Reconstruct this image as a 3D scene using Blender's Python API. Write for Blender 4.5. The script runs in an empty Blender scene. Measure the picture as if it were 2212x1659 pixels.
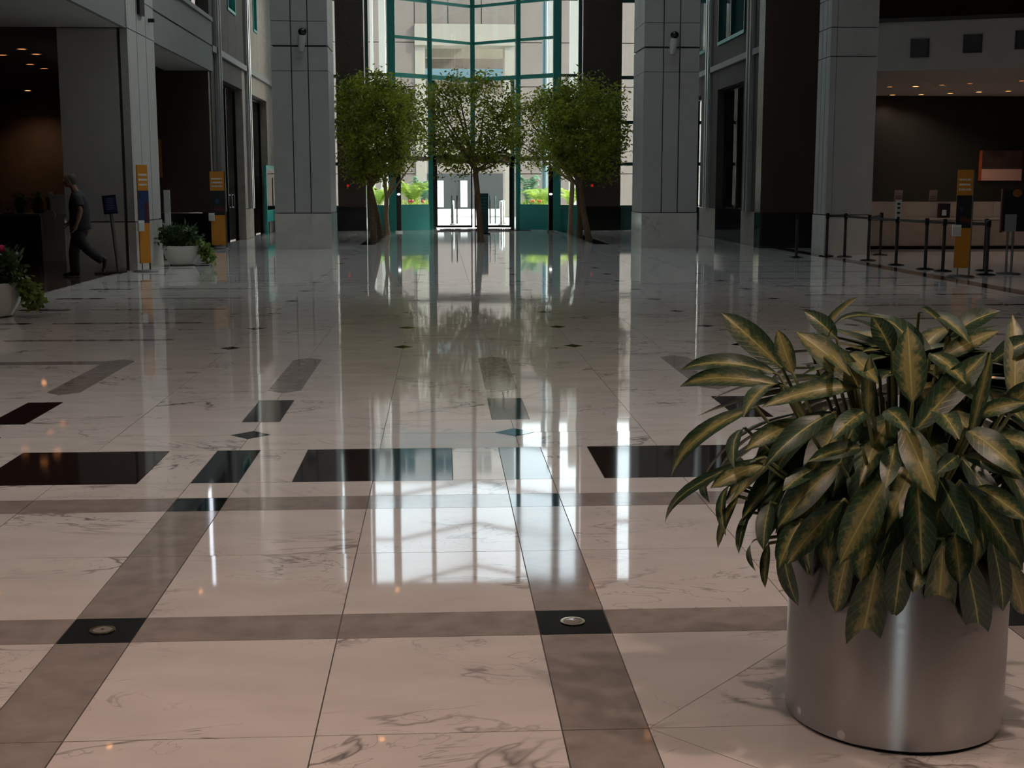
import bpy, bmesh, math, random
from mathutils import Vector, Matrix
random.seed(7)
sc = bpy.context.scene
COL = sc.collection
R = math.radians

# ------------------------------------------------------------------ camera
FPX, YAW, PITCH, ROLL, CAMH = 2841.0, R(3.116), R(8.555), R(-0.038), 1.6
_cy, _sy, _cp, _sp = math.cos(YAW), math.sin(YAW), math.cos(PITCH), math.sin(PITCH)
CF = Vector((_sy*_cp, _cy*_cp, -_sp)); _r = Vector((_cy, -_sy, 0)); _u = _r.cross(CF)
CR = _r*math.cos(ROLL) + _u*math.sin(ROLL); CU = _u*math.cos(ROLL) - _r*math.sin(ROLL)
CAM = Vector((0, 0, CAMH))
cam_d = bpy.data.cameras.new('camera'); cam = bpy.data.objects.new('camera', cam_d); COL.objects.link(cam)
cam_d.sensor_fit = 'HORIZONTAL'; cam_d.sensor_width = 36.0; cam_d.lens = FPX/2212*36
cam_d.clip_start = 0.05; cam_d.clip_end = 600
M = Matrix((CR, CU, -CF)).transposed().to_4x4(); M.translation = CAM; cam.matrix_world = M
sc.camera = cam
def ray(x, y): return CF*FPX + CR*(x-1106) - CU*(y-829.5)
def atY(x, y, Y): r = ray(x, y); return CAM + r*(Y/r.y)
def atX(x, y, X): r = ray(x, y); return CAM + r*(X/r.x)
def atZ(x, y, Z): r = ray(x, y); return CAM + r*((Z-CAMH)/r.z)
def G(x, y): return atZ(x, y, 0.0)

# ------------------------------------------------------------------ light and exposure
vs = sc.view_settings
vs.view_transform = 'Standard'; vs.look = 'None'; vs.gamma = 1.0; vs.use_curve_mapping = False
vs.exposure = 0.0
world = bpy.data.worlds.new('sky'); sc.world = world; world.use_nodes = True
nt = world.node_tree; nt.nodes.clear()
wo = nt.nodes.new('ShaderNodeOutputWorld'); bg = nt.nodes.new('ShaderNodeBackground')
sky = nt.nodes.new('ShaderNodeTexSky'); sky.sky_type = 'NISHITA'; sky.sun_disc = False
sky.sun_elevation = R(40); sky.sun_rotation = R(75); sky.air_density = 1.0; sky.dust_density = 3.0; sky.ozone_density = 1.0
bg.inputs['Strength'].default_value = 0.88
hsv = nt.nodes.new('ShaderNodeHueSaturation'); hsv.inputs['Saturation'].default_value = 0.38      # hazy summer sky, evenly pale
nt.links.new(sky.outputs[0], hsv.inputs['Color']); nt.links.new(hsv.outputs[0], bg.inputs['Color']); nt.links.new(bg.outputs[0], wo.inputs['Surface'])
sun_d = bpy.data.lights.new('sun', 'SUN'); sun_d.energy = 5.5; sun_d.angle = R(0.6); sun_d.color = (1.0, 0.95, 0.86)
sun = bpy.data.objects.new('sun', sun_d); COL.objects.link(sun)
SUN_DIR = Vector((1.0, -0.32, 0.85)).normalized()
sun.rotation_euler = SUN_DIR.to_track_quat('Z', 'Y').to_euler()
SKYLIGHT = (-4.2, 6.2, 21.5, 44.0)     # x0,x1,y0,y1 of the glazed roof opening
ROOF_Z = 21.0
pd = bpy.data.lights.new('skylight_portal', 'AREA'); pd.shape = 'RECTANGLE'
pd.size = SKYLIGHT[1]-SKYLIGHT[0]; pd.size_y = SKYLIGHT[3]-SKYLIGHT[2]; pd.cycles.is_portal = True
po = bpy.data.objects.new('skylight_portal', pd); COL.objects.link(po)
po.location = ((SKYLIGHT[0]+SKYLIGHT[1])/2, (SKYLIGHT[2]+SKYLIGHT[3])/2, ROOF_Z+0.6)
DOWNLIGHT_W = (190.0, 130.0, 50.0, 22.0); BANK_W = 60.0
WARM = (1.0, 0.73, 0.60); WARM2 = (1.0, 0.90, 0.84)
try:
    sc.cycles.caustics_reflective = False; sc.cycles.caustics_refractive = False
    sc.cycles.sample_clamp_indirect = 6.0
    sc.cycles.max_bounces = 7; sc.cycles.diffuse_bounces = 4; sc.cycles.glossy_bounces = 4; sc.cycles.transmission_bounces = 4; sc.cycles.transparent_max_bounces = 10
    sc.cycles.use_adaptive_sampling = True; sc.cycles.adaptive_threshold = 0.06; sc.cycles.adaptive_min_samples = 16; sc.cycles.use_light_tree = False
except Exception: pass

# ------------------------------------------------------------------ materials
MATS = {}
def new_mat(name):
    m = bpy.data.materials.new(name); m.use_nodes = True
    n = m.node_tree.nodes; b = n.get('Principled BSDF'); MATS[name] = m
    return m, m.node_tree, b
def simple(name, col, rough=0.5, metal=0.0, spec=0.5, noise=0.0, nscale=8.0, emit=None, estr=0.0, bump=0.0, bscale=60.0):
    m, t, b = new_mat(name)
    b.inputs['Roughness'].default_value = rough; b.inputs['Metallic'].default_value = metal
    b.inputs['Specular IOR Level'].default_value = spec
    c = (*col, 1)
    if noise > 0:
        g = t.nodes.new('ShaderNodeNewGeometry'); nz = t.nodes.new('ShaderNodeTexNoise'); nz.inputs['Scale'].default_value = nscale
        nz.inputs['Detail'].default_value = 5
        t.links.new(g.outputs['Position'], nz.inputs['Vector'])
        rp = t.nodes.new('ShaderNodeValToRGB')
        lo = [max(0, v*(1-noise)) for v in col]; hi = [min(1, v*(1+noise)) for v in col]
        rp.color_ramp.elements[0].position = 0.3; rp.color_ramp.elements[0].color = (*lo, 1)
        rp.color_ramp.elements[1].position = 0.7; rp.color_ramp.elements[1].color = (*hi, 1)
        t.links.new(nz.outputs['Fac'], rp.inputs['Fac']); t.links.new(rp.outputs['Color'], b.inputs['Base Color'])
    else:
        b.inputs['Base Color'].default_value = c
    if bump > 0:
        g2 = t.nodes.new('ShaderNodeNewGeometry'); n2 = t.nodes.new('ShaderNodeTexNoise'); n2.inputs['Scale'].default_value = bscale
        t.links.new(g2.outputs['Position'], n2.inputs['Vector'])
        bp = t.nodes.new('ShaderNodeBump'); bp.inputs['Strength'].default_value = bump; bp.inputs['Distance'].default_value = 0.01
        t.links.new(n2.outputs['Fac'], bp.inputs['Height']); t.links.new(bp.outputs['Normal'], b.inputs['Normal'])
    if emit:
        b.inputs['Emission Color'].default_value = (*emit, 1); b.inputs['Emission Strength'].default_value = estr
    return m
def marble(name, base, vein, rough, per_object=True, amount=1.0, warm=(0.9, 0.86, 0.8)):
    m, t, b = new_mat(name); N = t.nodes; L = t.links
    g = N.new('ShaderNodeNewGeometry'); oi = N.new('ShaderNodeObjectInfo')
    off = N.new('ShaderNodeVectorMath'); off.operation = 'SCALE'; off.inputs[0].default_value = (37.0, 91.0, 53.0)
    L.new(oi.outputs['Random'], off.inputs['Scale'])
    add = N.new('ShaderNodeVectorMath'); add.operation = 'ADD'
    L.new(g.outputs['Position'], add.inputs[0])
    if per_object: L.new(off.outputs[0], add.inputs[1])
    mp = N.new('ShaderNodeMapping'); mp.inputs['Rotation'].default_value = (0, 0, R(28)); mp.inputs['Scale'].default_value = (1.0, 1.9, 1.0)
    L.new(add.outputs[0], mp.inputs['Vector'])
    def ridge(scale, width, dist, detail):
        nz = N.new('ShaderNodeTexNoise'); nz.inputs['Scale'].default_value = scale; nz.inputs['Detail'].default_value = detail
        nz.inputs['Distortion'].default_value = dist; nz.inputs['Roughness'].default_value = 0.6
        L.new(mp.outputs[0], nz.inputs['Vector'])
        s = N.new('ShaderNodeMath'); s.operation = 'SUBTRACT'; s.inputs[1].default_value = 0.5; L.new(nz.outputs['Fac'], s.inputs[0])
        a = N.new('ShaderNodeMath'); a.operation = 'ABSOLUTE'; L.new(s.outputs[0], a.inputs[0])
        r = N.new('ShaderNodeMapRange'); r.inputs['From Min'].default_value = 0.0; r.inputs['From Max'].default_value = width
        r.inputs['To Min'].default_value = 1.0; r.inputs['To Max'].default_value = 0.0; L.new(a.outputs[0], r.inputs['Value'])
        return r.outputs[0]
    mk = N.new('ShaderNodeTexNoise'); mk.inputs['Scale'].default_value = 1.3; mk.inputs['Detail'].default_value = 2
    L.new(add.outputs[0], mk.inputs['Vector'])
    mr = N.new('ShaderNodeMapRange'); mr.inputs['From Min'].default_value = 0.45; mr.inputs['From Max'].default_value = 0.64
    L.new(mk.outputs['Fac'], mr.inputs['Value'])
    v1 = ridge(0.75, 0.013, 0.7, 5.0); v2 = ridge(1.9, 0.010, 1.2, 4.0)
    mx = N.new('ShaderNodeMath'); mx.operation = 'MAXIMUM'; L.new(v1, mx.inputs[0])
    h = N.new('ShaderNodeMath'); h.operation = 'MULTIPLY'; h.inputs[1].default_value = 0.6; L.new(v2, h.inputs[0]); L.new(h.outputs[0], mx.inputs[1])
    mu = N.new('ShaderNodeMath'); mu.operation = 'MULTIPLY'; L.new(mx.outputs[0], mu.inputs[0]); L.new(mr.outputs[0], mu.inputs[1])
    am = N.new('ShaderNodeMath'); am.operation = 'MULTIPLY'; am.inputs[1].default_value = 0.85*amount; L.new(mu.outputs[0], am.inputs[0])
    cl = N.new('ShaderNodeTexNoise'); cl.inputs['Scale'].default_value = 2.2; cl.inputs['Detail'].default_value = 4; L.new(mp.outputs[0], cl.inputs['Vector'])
    rp = N.new('ShaderNodeValToRGB'); rp.color_ramp.elements[0].position = 0.35; rp.color_ramp.elements[1].position = 0.62
    rp.color_ramp.elements[0].color = (*[v*0.90 for v in base], 1); rp.color_ramp.elements[1].color = (*base, 1)
    L.new(cl.outputs['Fac'], rp.inputs['Fac'])
    mix = N.new('ShaderNodeMix'); mix.data_type = 'RGBA'; L.new(am.outputs[0], mix.inputs['Factor'])
    L.new(rp.outputs['Color'], mix.inputs['A']); mix.inputs['B'].default_value = (*vein, 1)
    L.new(mix.outputs['Result'], b.inputs['Base Color'])
    b.inputs['Roughness'].default_value = rough; b.inputs['IOR'].default_value = 1.5
    return m
def glass(name, tint, refl=1.0):
    m = bpy.data.materials.new(name); m.use_nodes = True; MATS[name] = m
    t = m.node_tree; t.nodes.clear(); N = t.nodes
    o = N.new('ShaderNodeOutputMaterial'); tr = N.new('ShaderNodeBsdfTransparent'); tr.inputs['Color'].default_value = (*tint, 1)
    gl = N.new('ShaderNodeBsdfGlossy'); gl.inputs['Roughness'].default_value = 0.01
    fr = N.new('ShaderNodeFresnel'); fr.inputs['IOR'].default_value = 1.45
    mx = N.new('ShaderNodeMixShader')
    mm = N.new('ShaderNodeMath'); mm.operation = 'MULTIPLY'; mm.inputs[1].default_value = refl
    t.links.new(fr.outputs[0], mm.inputs[0]); t.links.new(mm.outputs[0], mx.inputs['Fac'])
    t.links.new(tr.outputs[0], mx.inputs[1]); t.links.new(gl.outputs[0], mx.inputs[2]); t.links.new(mx.outputs[0], o.inputs['Surface'])
    return m
marble('marble_floor', (0.76, 0.71, 0.67), (0.17, 0.14, 0.135), 0.035, amount=1.1)
marble('marble_far', (0.74, 0.69, 0.65), (0.30, 0.26, 0.25), 0.035, per_object=False, amount=0.8)
marble('marble_base', (0.62, 0.58, 0.53), (0.30, 0.28, 0.27), 0.12, amount=0.8)
simple('grey_stone', (0.33, 0.285, 0.26), 0.06, noise=0.16, nscale=9)
simple('black_stone', (0.008, 0.010, 0.011), 0.04, noise=0.3, nscale=40)
simple('brown_stone', (0.022, 0.013, 0.011), 0.05, noise=0.4, nscale=60)
simple('joint', (0.10, 0.085, 0.075), 0.6)
simple('brass', (0.55, 0.42, 0.26), 0.25, 1.0)
simple('lens_glass', (0.25, 0.22, 0.2), 0.08)
simple('pillar_panel', (0.42, 0.41, 0.39), 0.6, spec=0.3, noise=0.04, nscale=3)
simple('pillar_joint', (0.06, 0.06, 0.06), 0.7)
simple('upper_plaster', (0.78, 0.76, 0.72), 0.7)
simple('plaster', (0.46, 0.46, 0.44), 0.6, noise=0.04, nscale=2)
simple('fascia', (0.22, 0.23, 0.225), 0.75, spec=0.2, noise=0.03, nscale=2)
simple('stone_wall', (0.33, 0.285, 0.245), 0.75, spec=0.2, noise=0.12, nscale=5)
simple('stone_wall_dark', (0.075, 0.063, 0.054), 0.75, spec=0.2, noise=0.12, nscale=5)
simple('granite_brown', (0.055, 0.038, 0.030), 0.25, noise=0.5, nscale=45)
simple('granite_black', (0.006, 0.006, 0.006), 0.10, noise=0.3, nscale=60)
simple('dark_ceiling', (0.06, 0.05, 0.04), 0.7)
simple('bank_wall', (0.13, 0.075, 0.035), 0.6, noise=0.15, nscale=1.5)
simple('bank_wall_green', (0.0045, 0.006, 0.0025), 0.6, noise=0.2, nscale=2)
simple('bank_floor', (0.07, 0.045, 0.035), 0.07, noise=0.3, nscale=30)
simple('trim_metal', (0.55, 0.56, 0.55), 0.3, 0.7)
simple('trim_light', (0.30, 0.30, 0.29), 0.7, spec=0.2)
simple('teal', (0.028, 0.28, 0.245), 0.35)
simple('teal_dark', (0.010, 0.055, 0.052), 0.4)
simple('black_frame', (0.006, 0.006, 0.006), 0.15)
simple('bronze', (0.10, 0.085, 0.06), 0.4, 0.3)
simple('chrome', (0.75, 0.75, 0.75), 0.08, 1.0)
glass('clear_glass', (0.90, 0.94, 0.92)); glass('dark_glass', (0.30, 0.34, 0.33), 1.0)
simple('teal_glass', (0.02, 0.06, 0.06), 0.05)
simple('ext_ground', (0.52, 0.51, 0.48), 0.7, noise=0.06, nscale=0.5)
simple('ext_pink', (0.25, 0.21, 0.185), 0.8, noise=0.05, nscale=1.0)
simple('ext_cream', (0.42, 0.385, 0.325), 0.8, noise=0.04, nscale=0.8)
simple('ext_white', (0.80, 0.79, 0.76), 0.7)
simple('ext_dark', (0.05, 0.055, 0.055), 0.5)
simple('ext_window', (0.12, 0.20, 0.23), 0.08)
simple('bark', (0.17, 0.105, 0.06), 0.8, noise=0.35, nscale=20, bump=0.4, bscale=40)
simple('bark_pale', (0.36, 0.25, 0.14), 0.8, noise=0.25, nscale=20, bump=0.3, bscale=40)
simple('cam_white', (0.62, 0.62, 0.60), 0.4)
simple('red_lamp', (0.35, 0.01, 0.01), 0.4, emit=(1, 0.05, 0.03), estr=0.25)
simple('lamp_white', (0.9, 0.9, 0.9), 0.3, emit=(1, 0.97, 0.93), estr=3.0)
simple('lamp_warm', (0.9, 0.7, 0.5), 0.4, emit=(1.0, 0.62, 0.30), estr=2.2)
simple('lamp_dim', (0.6, 0.4, 0.2), 0.4, emit=(1.0, 0.50, 0.20), estr=0.8)
simple('flower_red', (0.6, 0.08, 0.10), 0.6); simple('flower_orange', (0.8, 0.25, 0.06), 0.6)
simple('soil', (0.03, 0.02, 0.013), 0.9, bump=0.6, bscale=50)
simple('smudge', (0.62, 0.62, 0.62), 0.8)
simple('petiole', (0.20, 0.22, 0.09), 0.5)
simple('white_bowl', (0.66, 0.65, 0.61), 0.3); simple('flower_pink', (0.7, 0.02, 0.12), 0.6)
simple('orange_print', (0.62, 0.24, 0.015), 0.5); simple('orange_dark', (0.30, 0.11, 0.01), 0.5); simple('print_white', (0.75, 0.75, 0.72), 0.5)
simple('print_blue', (0.02, 0.045, 0.13), 0.4); simple('print_dark', (0.008, 0.010, 0.014), 0.4); simple('print_red', (0.10, 0.012, 0.010), 0.5); simple('sign_navy', (0.010, 0.018, 0.065), 0.35)
simple('grey_metal', (0.22, 0.22, 0.22), 0.35, 0.8); simple('paper', (0.60, 0.60, 0.58), 0.6); simple('pink_paper', (0.55, 0.36, 0.30), 0.6)
simple('sign_text', (0.10, 0.13, 0.25), 0.5)
simple('desk_dark', (0.016, 0.012, 0.010), 0.4); simple('desk_top', (0.22, 0.18, 0.14), 0.3)
simple('counter_warm', (0.58, 0.48, 0.40), 0.3, noise=0.08, nscale=4)
simple('poster_dark', (0.05, 0.03, 0.025), 0.5, noise=0.6, nscale=2); simple('print_orange_red', (0.35, 0.08, 0.02), 0.5)
simple('sign_grey', (0.30, 0.31, 0.32), 0.5)
simple('post_metal', (0.06, 0.055, 0.055), 0.3, 0.6); simple('belt', (0.03, 0.028, 0.028), 0.6)
simple('glow_yellow', (0.6, 0.45, 0.1), 0.5, emit=(1.0, 0.70, 0.15), estr=0.9)
simple('skin', (0.20, 0.10, 0.065), 0.55); simple('shirt_black', (0.010, 0.010, 0.011), 0.8); simple('trousers_black', (0.012, 0.012, 0.013), 0.85); simple('shoe_black', (0.008, 0.007, 0.007), 0.4); simple('hair_grey', (0.10, 0.09, 0.085), 0.9); simple('bag_black', (0.010, 0.009, 0.009), 0.7)

# ------------------------------------------------------------------ builders
WORLD = {}
def wl(o): return WORLD.get(o.name, Vector((0, 0, 0))) if o else Vector((0, 0, 0))
def tag(o, label=None, cat=None, group=None, kind=None):
    if label: o['label'] = label
    if cat: o['category'] = cat
    if group: o['group'] = group
    if kind: o['kind'] = kind
    return o
def thing(name, loc, label, cat, group=None, kind=None):
    o = bpy.data.objects.new(name, None); o.empty_display_size = 0.2; COL.objects.link(o)
    o.location = loc; WORLD[o.name] = Vector(loc)
    return tag(o, label, cat, group, kind)
class MB:
    def __init__(s): s.v = []; s.f = []; s.uv = None
    def box(s, x0, x1, y0, y1, z0, z1):
        n = len(s.v)
        s.v += [Vector(p) for p in ((x0,y0,z0),(x1,y0,z0),(x1,y1,z0),(x0,y1,z0),(x0,y0,z1),(x1,y0,z1),(x1,y1,z1),(x0,y1,z1))]
        s.f += [tuple(n+i for i in q) for q in ((0,3,2,1),(4,5,6,7),(0,1,5,4),(1,2,6,5),(2,3,7,6),(3,0,4,7))]
        return s
    def obox(s, c, ax, hx, ay, hy, az, hz):
        n = len(s.v); c = Vector(c); X = Vector(ax)*hx; Y = Vector(ay)*hy; Z = Vector(az)*hz
        s.v += [c-X-Y-Z, c+X-Y-Z, c+X+Y-Z, c-X+Y-Z, c-X-Y+Z, c+X-Y+Z, c+X+Y+Z, c-X+Y+Z]
        s.f += [tuple(n+i for i in q) for q in ((0,3,2,1),(4,5,6,7),(0,1,5,4),(1,2,6,5),(2,3,7,6),(3,0,4,7))]
        return s
    def prism(s, pts, z0, z1):            # pts counter-clockwise in xy
        n = len(s.v); k = len(pts)
        s.v += [Vector((p[0], p[1], z0)) for p in pts] + [Vector((p[0], p[1], z1)) for p in pts]
        s.f.append(tuple(n+i for i in reversed(range(k)))); s.f.append(tuple(n+k+i for i in range(k)))
        for i in range(k): j = (i+1) % k; s.f.append((n+i, n+j, n+k+j, n+k+i))
        return s
    def slab(s, a, b, z0, z1, th):        # upright wall piece between ground points a,b, thickness th to its left
        a = Vector((a[0], a[1], 0)); b = Vector((b[0], b[1], 0)); d = (b-a).normalized(); nrm = Vector((-d.y, d.x, 0))*th
        pts = [a, b, b+nrm, a+nrm]
        return s.prism([(p.x, p.y) for p in pts], z0, z1)
    def tube(s, pts, rad, n=8, cap=True):
        pts = [Vector(p) for p in pts]; rr = rad if isinstance(rad, (list, tuple)) else [rad]*len(pts)
        base = len(s.v); prev = None
        for i, p in enumerate(pts):
            d = (pts[min(i+1, len(pts)-1)] - pts[max(i-1, 0)]).normalized()
            if prev is None:
                a = Vector((0, 0, 1)) if abs(d.z) < 0.9 else Vector((1, 0, 0)); x = d.cross(a).normalized()
            else: x = (prev - d*prev.dot(d)).normalized()
            prev = x; y = d.cross(x)
            for k in range(n):
                a = 2*math.pi*k/n; s.v.append(p + (x*math.cos(a)+y*math.sin(a))*rr[i])
        for i in range(len(pts)-1):
            for k in range(n):
                k2 = (k+1) % n; s.f.append((base+i*n+k, base+i*n+k2, base+(i+1)*n+k2, base+(i+1)*n+k))
        if cap:
            s.f.append(tuple(base+k for k in reversed(range(n)))); s.f.append(tuple(base+(len(pts)-1)*n+k for k in range(n)))
        return s
    def lathe(s, c, prof, n=24):          # prof: (r,z) list
        c = Vector(c); base = len(s.v)
        for r, z in prof:
            for k in range(n):
                a = 2*math.pi*k/n; s.v.append(c + Vector((r*math.cos(a), r*math.sin(a), z)))
        for i in range(len(prof)-1):
            for k in range(n):
                k2 = (k+1) % n; s.f.append((base+i*n+k, base+i*n+k2, base+(i+1)*n+k2, base+(i+1)*n+k))
        if prof[0][0] > 1e-4: s.f.append(tuple(base+k for k in reversed(range(n))))
        if prof[-1][0] > 1e-4: s.f.append(tuple(base+(len(prof)-1)*n+k for k in range(n)))
        return s
    def ball(s, c, r, n=10, m=7, sx=1, sy=1, sz=1):
        c = Vector(c); base = len(s.v)
        for i in range(m+1):
            th = math.pi*i/m
            for k in range(n):
                a = 2*math.pi*k/n
                s.v.append(c + Vector((r*sx*math.sin(th)*math.cos(a), r*sy*math.sin(th)*math.sin(a), -r*sz*math.cos(th))))
        for i in range(m):
            for k in range(n):
                k2 = (k+1) % n; s.f.append((base+i*n+k, base+i*n+k2, base+(i+1)*n+k2, base+(i+1)*n+k))
        return s
    def build(s, name, mat, parent=None, smooth=False, bevel=0.0):
        off = wl(parent); me = bpy.data.meshes.new(name)
        me.from_pydata([tuple(v-off) for v in s.v], [], s.f); me.validate(); me.update()
        me.materials.append(MATS[mat] if isinstance(mat, str) else mat)
        if smooth:
            for p in me.polygons: p.use_smooth = True
            try: me.set_sharp_from_angle(angle=R(40))
            except Exception: pass
        o = bpy.data.objects.new(name, me); COL.objects.link(o)
        if parent: o.parent = parent
        WORLD[o.name] = off.copy()
        if bevel > 0:
            md = o.modifiers.new('bevel', 'BEVEL'); md.width = bevel; md.segments = 2; md.limit_method = 'ANGLE'
        return o
def box(name, x0, x1, y0, y1, z0, z1, mat, parent=None, bevel=0.0):
    return MB().box(x0, x1, y0, y1, z0, z1).build(name, mat, parent, bevel=bevel)
def struct(o, label, cat): return tag(o, label, cat, kind='structure')

CX = 1.28                    # hall axis
XL, XR = -5.9, 8.46          # side wall planes

# ------------------------------------------------------------------ floor
floor = box('floor', -16, 20, -9, 50.9, -0.25, -0.004, 'joint')
struct(floor, 'polished white marble floor with grey strips and dark inlays', 'floor')
C0, CS, HW = 0.48, 1.72, 0.13
tiles = []                   # (polygon, material, name)
GAP = 0.0022
def rect(x0, x1, y0, y1, mat, nm='tile'):
    if x1-x0 < 0.02: return
    tiles.append(([(x0+GAP, y0+GAP), (x1-GAP, y0+GAP), (x1-GAP, y1-GAP), (x0+GAP, y1-GAP)], mat, nm))
def poly(pts, mat, nm='tile'):
    cx = sum(p[0] for p in pts)/len(pts); cy = sum(p[1] for p in pts)/len(pts)
    q = []
    for x, y in pts:
        d = math.hypot(x-cx, y-cy); k = (d-GAP*1.6)/d; q.append((cx+(x-cx)*k, cy+(y-cy)*k))
    tiles.append((q, mat, nm))
inlays = []                  # thin stone laid into the tiles
KS = range(-4, 7)
XMIN, XMAX = -6.02, 8.62
def clipx(a, b): return max(a, XMIN), min(b, XMAX)
def crect(a, b, y0, y1, mat):
    a, b = clipx(a, b)
    if b-a > 0.03: rect(a, b, y0, y1, mat)
for k in KS:
    c = C0+CS*k; m = c+CS/2; l, r = c+HW, c+CS-HW
    # near field: grey strips round paired white slabs
    for (y0, y1) in ((0.70, 1.78), (1.78, 2.625), (2.895, 3.70), (3.70, 4.545), (4.815, 5.65), (5.65, 6.46)):
        if k == 0 and y0 in (2.895, 3.70): continue
        crect(l, m, y0, y1, 'marble_floor'); crect(m, r, y0, y1, 'marble_floor')
    for (y0, y1) in ((0.70, 1.78), (1.78, 2.625), (2.895, 3.70), (3.70, 4.545), (4.815, 5.65), (5.65, 6.46)): crect(c-HW, c+HW, y0, y1, 'grey_stone')
    for (y0, y1) in ((2.625, 2.895), (4.545, 4.815), (6.46, 6.74)):
        crect(l, m, y0, y1, 'grey_stone'); crect(m, r, y0, y1, 'grey_stone'); crect(c-HW, c+HW, y0, y1, 'black_stone')
    crect(l, m, 6.74, 7.09, 'marble_floor'); crect(m, r, 6.74, 7.09, 'marble_floor'); crect(c-HW, c+HW, 6.74, 7.09, 'marble_floor')
    crect(c-HW, c+HW, 7.09, 7.99, 'black_stone')
    crect(l, l+0.29, 7.09, 7.99, 'marble_floor'); crect(l+0.29, r-0.29, 7.09, 7.99, 'brown_stone'); crect(r-0.29, r, 7.09, 7.99, 'marble_floor')
    for (y0, y1) in ((7.99, 8.49), (8.49, 8.97)):
        crect(c, m, y0, y1, 'marble_floor'); crect(m, c+CS, y0, y1, 'marble_floor')
    crect(c-HW, c+HW, 8.97, 9.90, 'brown_stone'); crect(l, m, 8.97, 9.90, 'marble_floor'); crect(m, r, 8.97, 9.90, 'marble_floor')
    rows = [9.90, 10.38, 11.33, 12.28] + [13.19+0.91*i for i in range(42)]
    for y0, y1 in zip(rows[:-1], rows[1:]):
        crect(c, m, y0, y1, 'marble_floor'); crect(m, c+CS, y0, y1, 'marble_floor')
    if XMIN+0.3 < c < XMAX-0.3:
        inlays.append(([(c-HW, 8.49), (c, 8.35), (c+HW, 8.49), (c, 8.63)], 'black_stone', 'diamond_inlay'))
    if -3.2 < c < 6.0:
        inlays.append(([(c-HW, 10.37), (c, 10.24), (c+HW, 10.37), (c+HW, 12.24), (c, 12.37), (c-HW, 12.24)], 'grey_stone', 'hexagon_inlay'))
    if -2.6 < m < 5.2:
        for i in range(14):
            y = 13.19+1.82*i
            inlays.append(([(m-0.10, y), (m, y-0.13), (m+0.10, y), (m, y+0.13)], 'brown_stone', 'diamond_inlay'))
# star-cut slabs under the steel planter
a, b, mm = C0+HW, C0+CS-HW, C0+CS/2
P = {'l': (a, 3.70), 't': (mm, 4.545), 'r': (b, 3.70), 'b': (mm, 2.895), 'tl': (a, 4.545), 'tr': (b, 4.545), 'bl': (a, 2.895), 'br': (b, 2.895)}
for q in (('l','t','tl'), ('t','r','tr'), ('r','b','br'), ('b','l','bl'), ('l','r','t'), ('b','r','l')):
    pts = [P[i] for i in q]
    ar = sum(pts[i][0]*pts[(i+1)%3][1]-pts[(i+1)%3][0]*pts[i][1] for i in range(3))
    poly(pts if ar > 0 else pts[::-1], 'marble_floor')
# cross bars at the two sides
for i in range(9):
    y = 13.95+1.755*i
    for x0, x1, mt in ((-4.58, -2.80, 'grey_stone'), (-5.54, -4.80, 'brown_stone'), (5.36, 7.14, 'grey_stone'), (7.36, 8.10, 'brown_stone')):
        inlays.append(([(x0, y), (x0+0.07, y-0.075), (x1-0.07, y-0.075), (x1, y), (x1-0.07, y+0.075), (x0+0.07, y+0.075)], mt, 'bar_inlay'))
inlays.append(([(-6.0, 12.02), (-3.09, 12.02), (-3.09, 12.24), (-6.0, 12.24)], 'grey_stone', 'bar_inlay'))
inlays.append(([(5.77, 12.02), (8.6, 12.02), (8.6, 12.24), (5.77, 12.24)], 'grey_stone', 'bar_inlay'))
for x0 in (-2.2, 4.3):      # dark bands running under the rows of trees
    inlays.append(([(x0, 36.6), (x0+0.4, 36.6), (x0+0.4, 48.0), (x0, 48.0)], 'brown_stone', 'bar_inlay'))
def pix(p):
    d = Vector((p[0], p[1], 0)) - CAM; z = d.dot(CF)
    if z < 0.3: return None
    return 1106+FPX*d.dot(CR)/z, 829.5-FPX*d.dot(CU)/z
def seen_area(poly_):
    q = [pix(p) for p in poly_]
    if any(v is None for v in q): return 0.0
    if max(v[0] for v in q) < 0 or min(v[0] for v in q) > 2212 or min(v[1] for v in q) > 1659: return 0.0
    q = [(min(max(v[0], -50), 2262), min(max(v[1], 0), 1700)) for v in q]
    return abs(sum(q[i][0]*q[(i+1)%len(q)][1]-q[(i+1)%len(q)][0]*q[i][1] for i in range(len(q))))/2
tiles.sort(key=lambda t: -seen_area(t[0]))
rt = random.Random(11)
far = {}
for i, (pts, mat, nm) in enumerate(tiles):
    if i < 300 and seen_area(pts) > 0:
        o = MB().prism(pts, -0.02, 0.0).build({'marble_floor': 'marble_tile', 'grey_stone': 'grey_tile', 'black_stone': 'black_tile', 'brown_stone': 'brown_tile'}[mat], mat, floor)
        cx = sum(p[0] for p in pts)/len(pts); cy = sum(p[1] for p in pts)/len(pts)
        # slabs are never laid dead level: tilt each by a fraction of a milliradian about its own centre
        tx, ty = rt.gauss(0, 0.0007), rt.gauss(0, 0.0007)
        for v in o.data.vertices: v.co.z += (v.co.x-cx)*tx + (v.co.y-cy)*ty
    else: far.setdefault(mat, MB()).prism(pts, -0.02, 0.0)
for mat, mb in far.items():
    tag(mb.build({'marble_floor': 'far_marble_tiles', 'grey_stone': 'outer_grey_tiles', 'black_stone': 'outer_black_tiles', 'brown_stone': 'outer_brown_tiles'}[mat],
        'marble_far' if mat == 'marble_floor' else mat, floor), kind='stuff')
for pts, mat, nm in inlays:
    MB().prism(pts, -0.015, 0.0012).build(nm, mat, floor)
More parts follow.
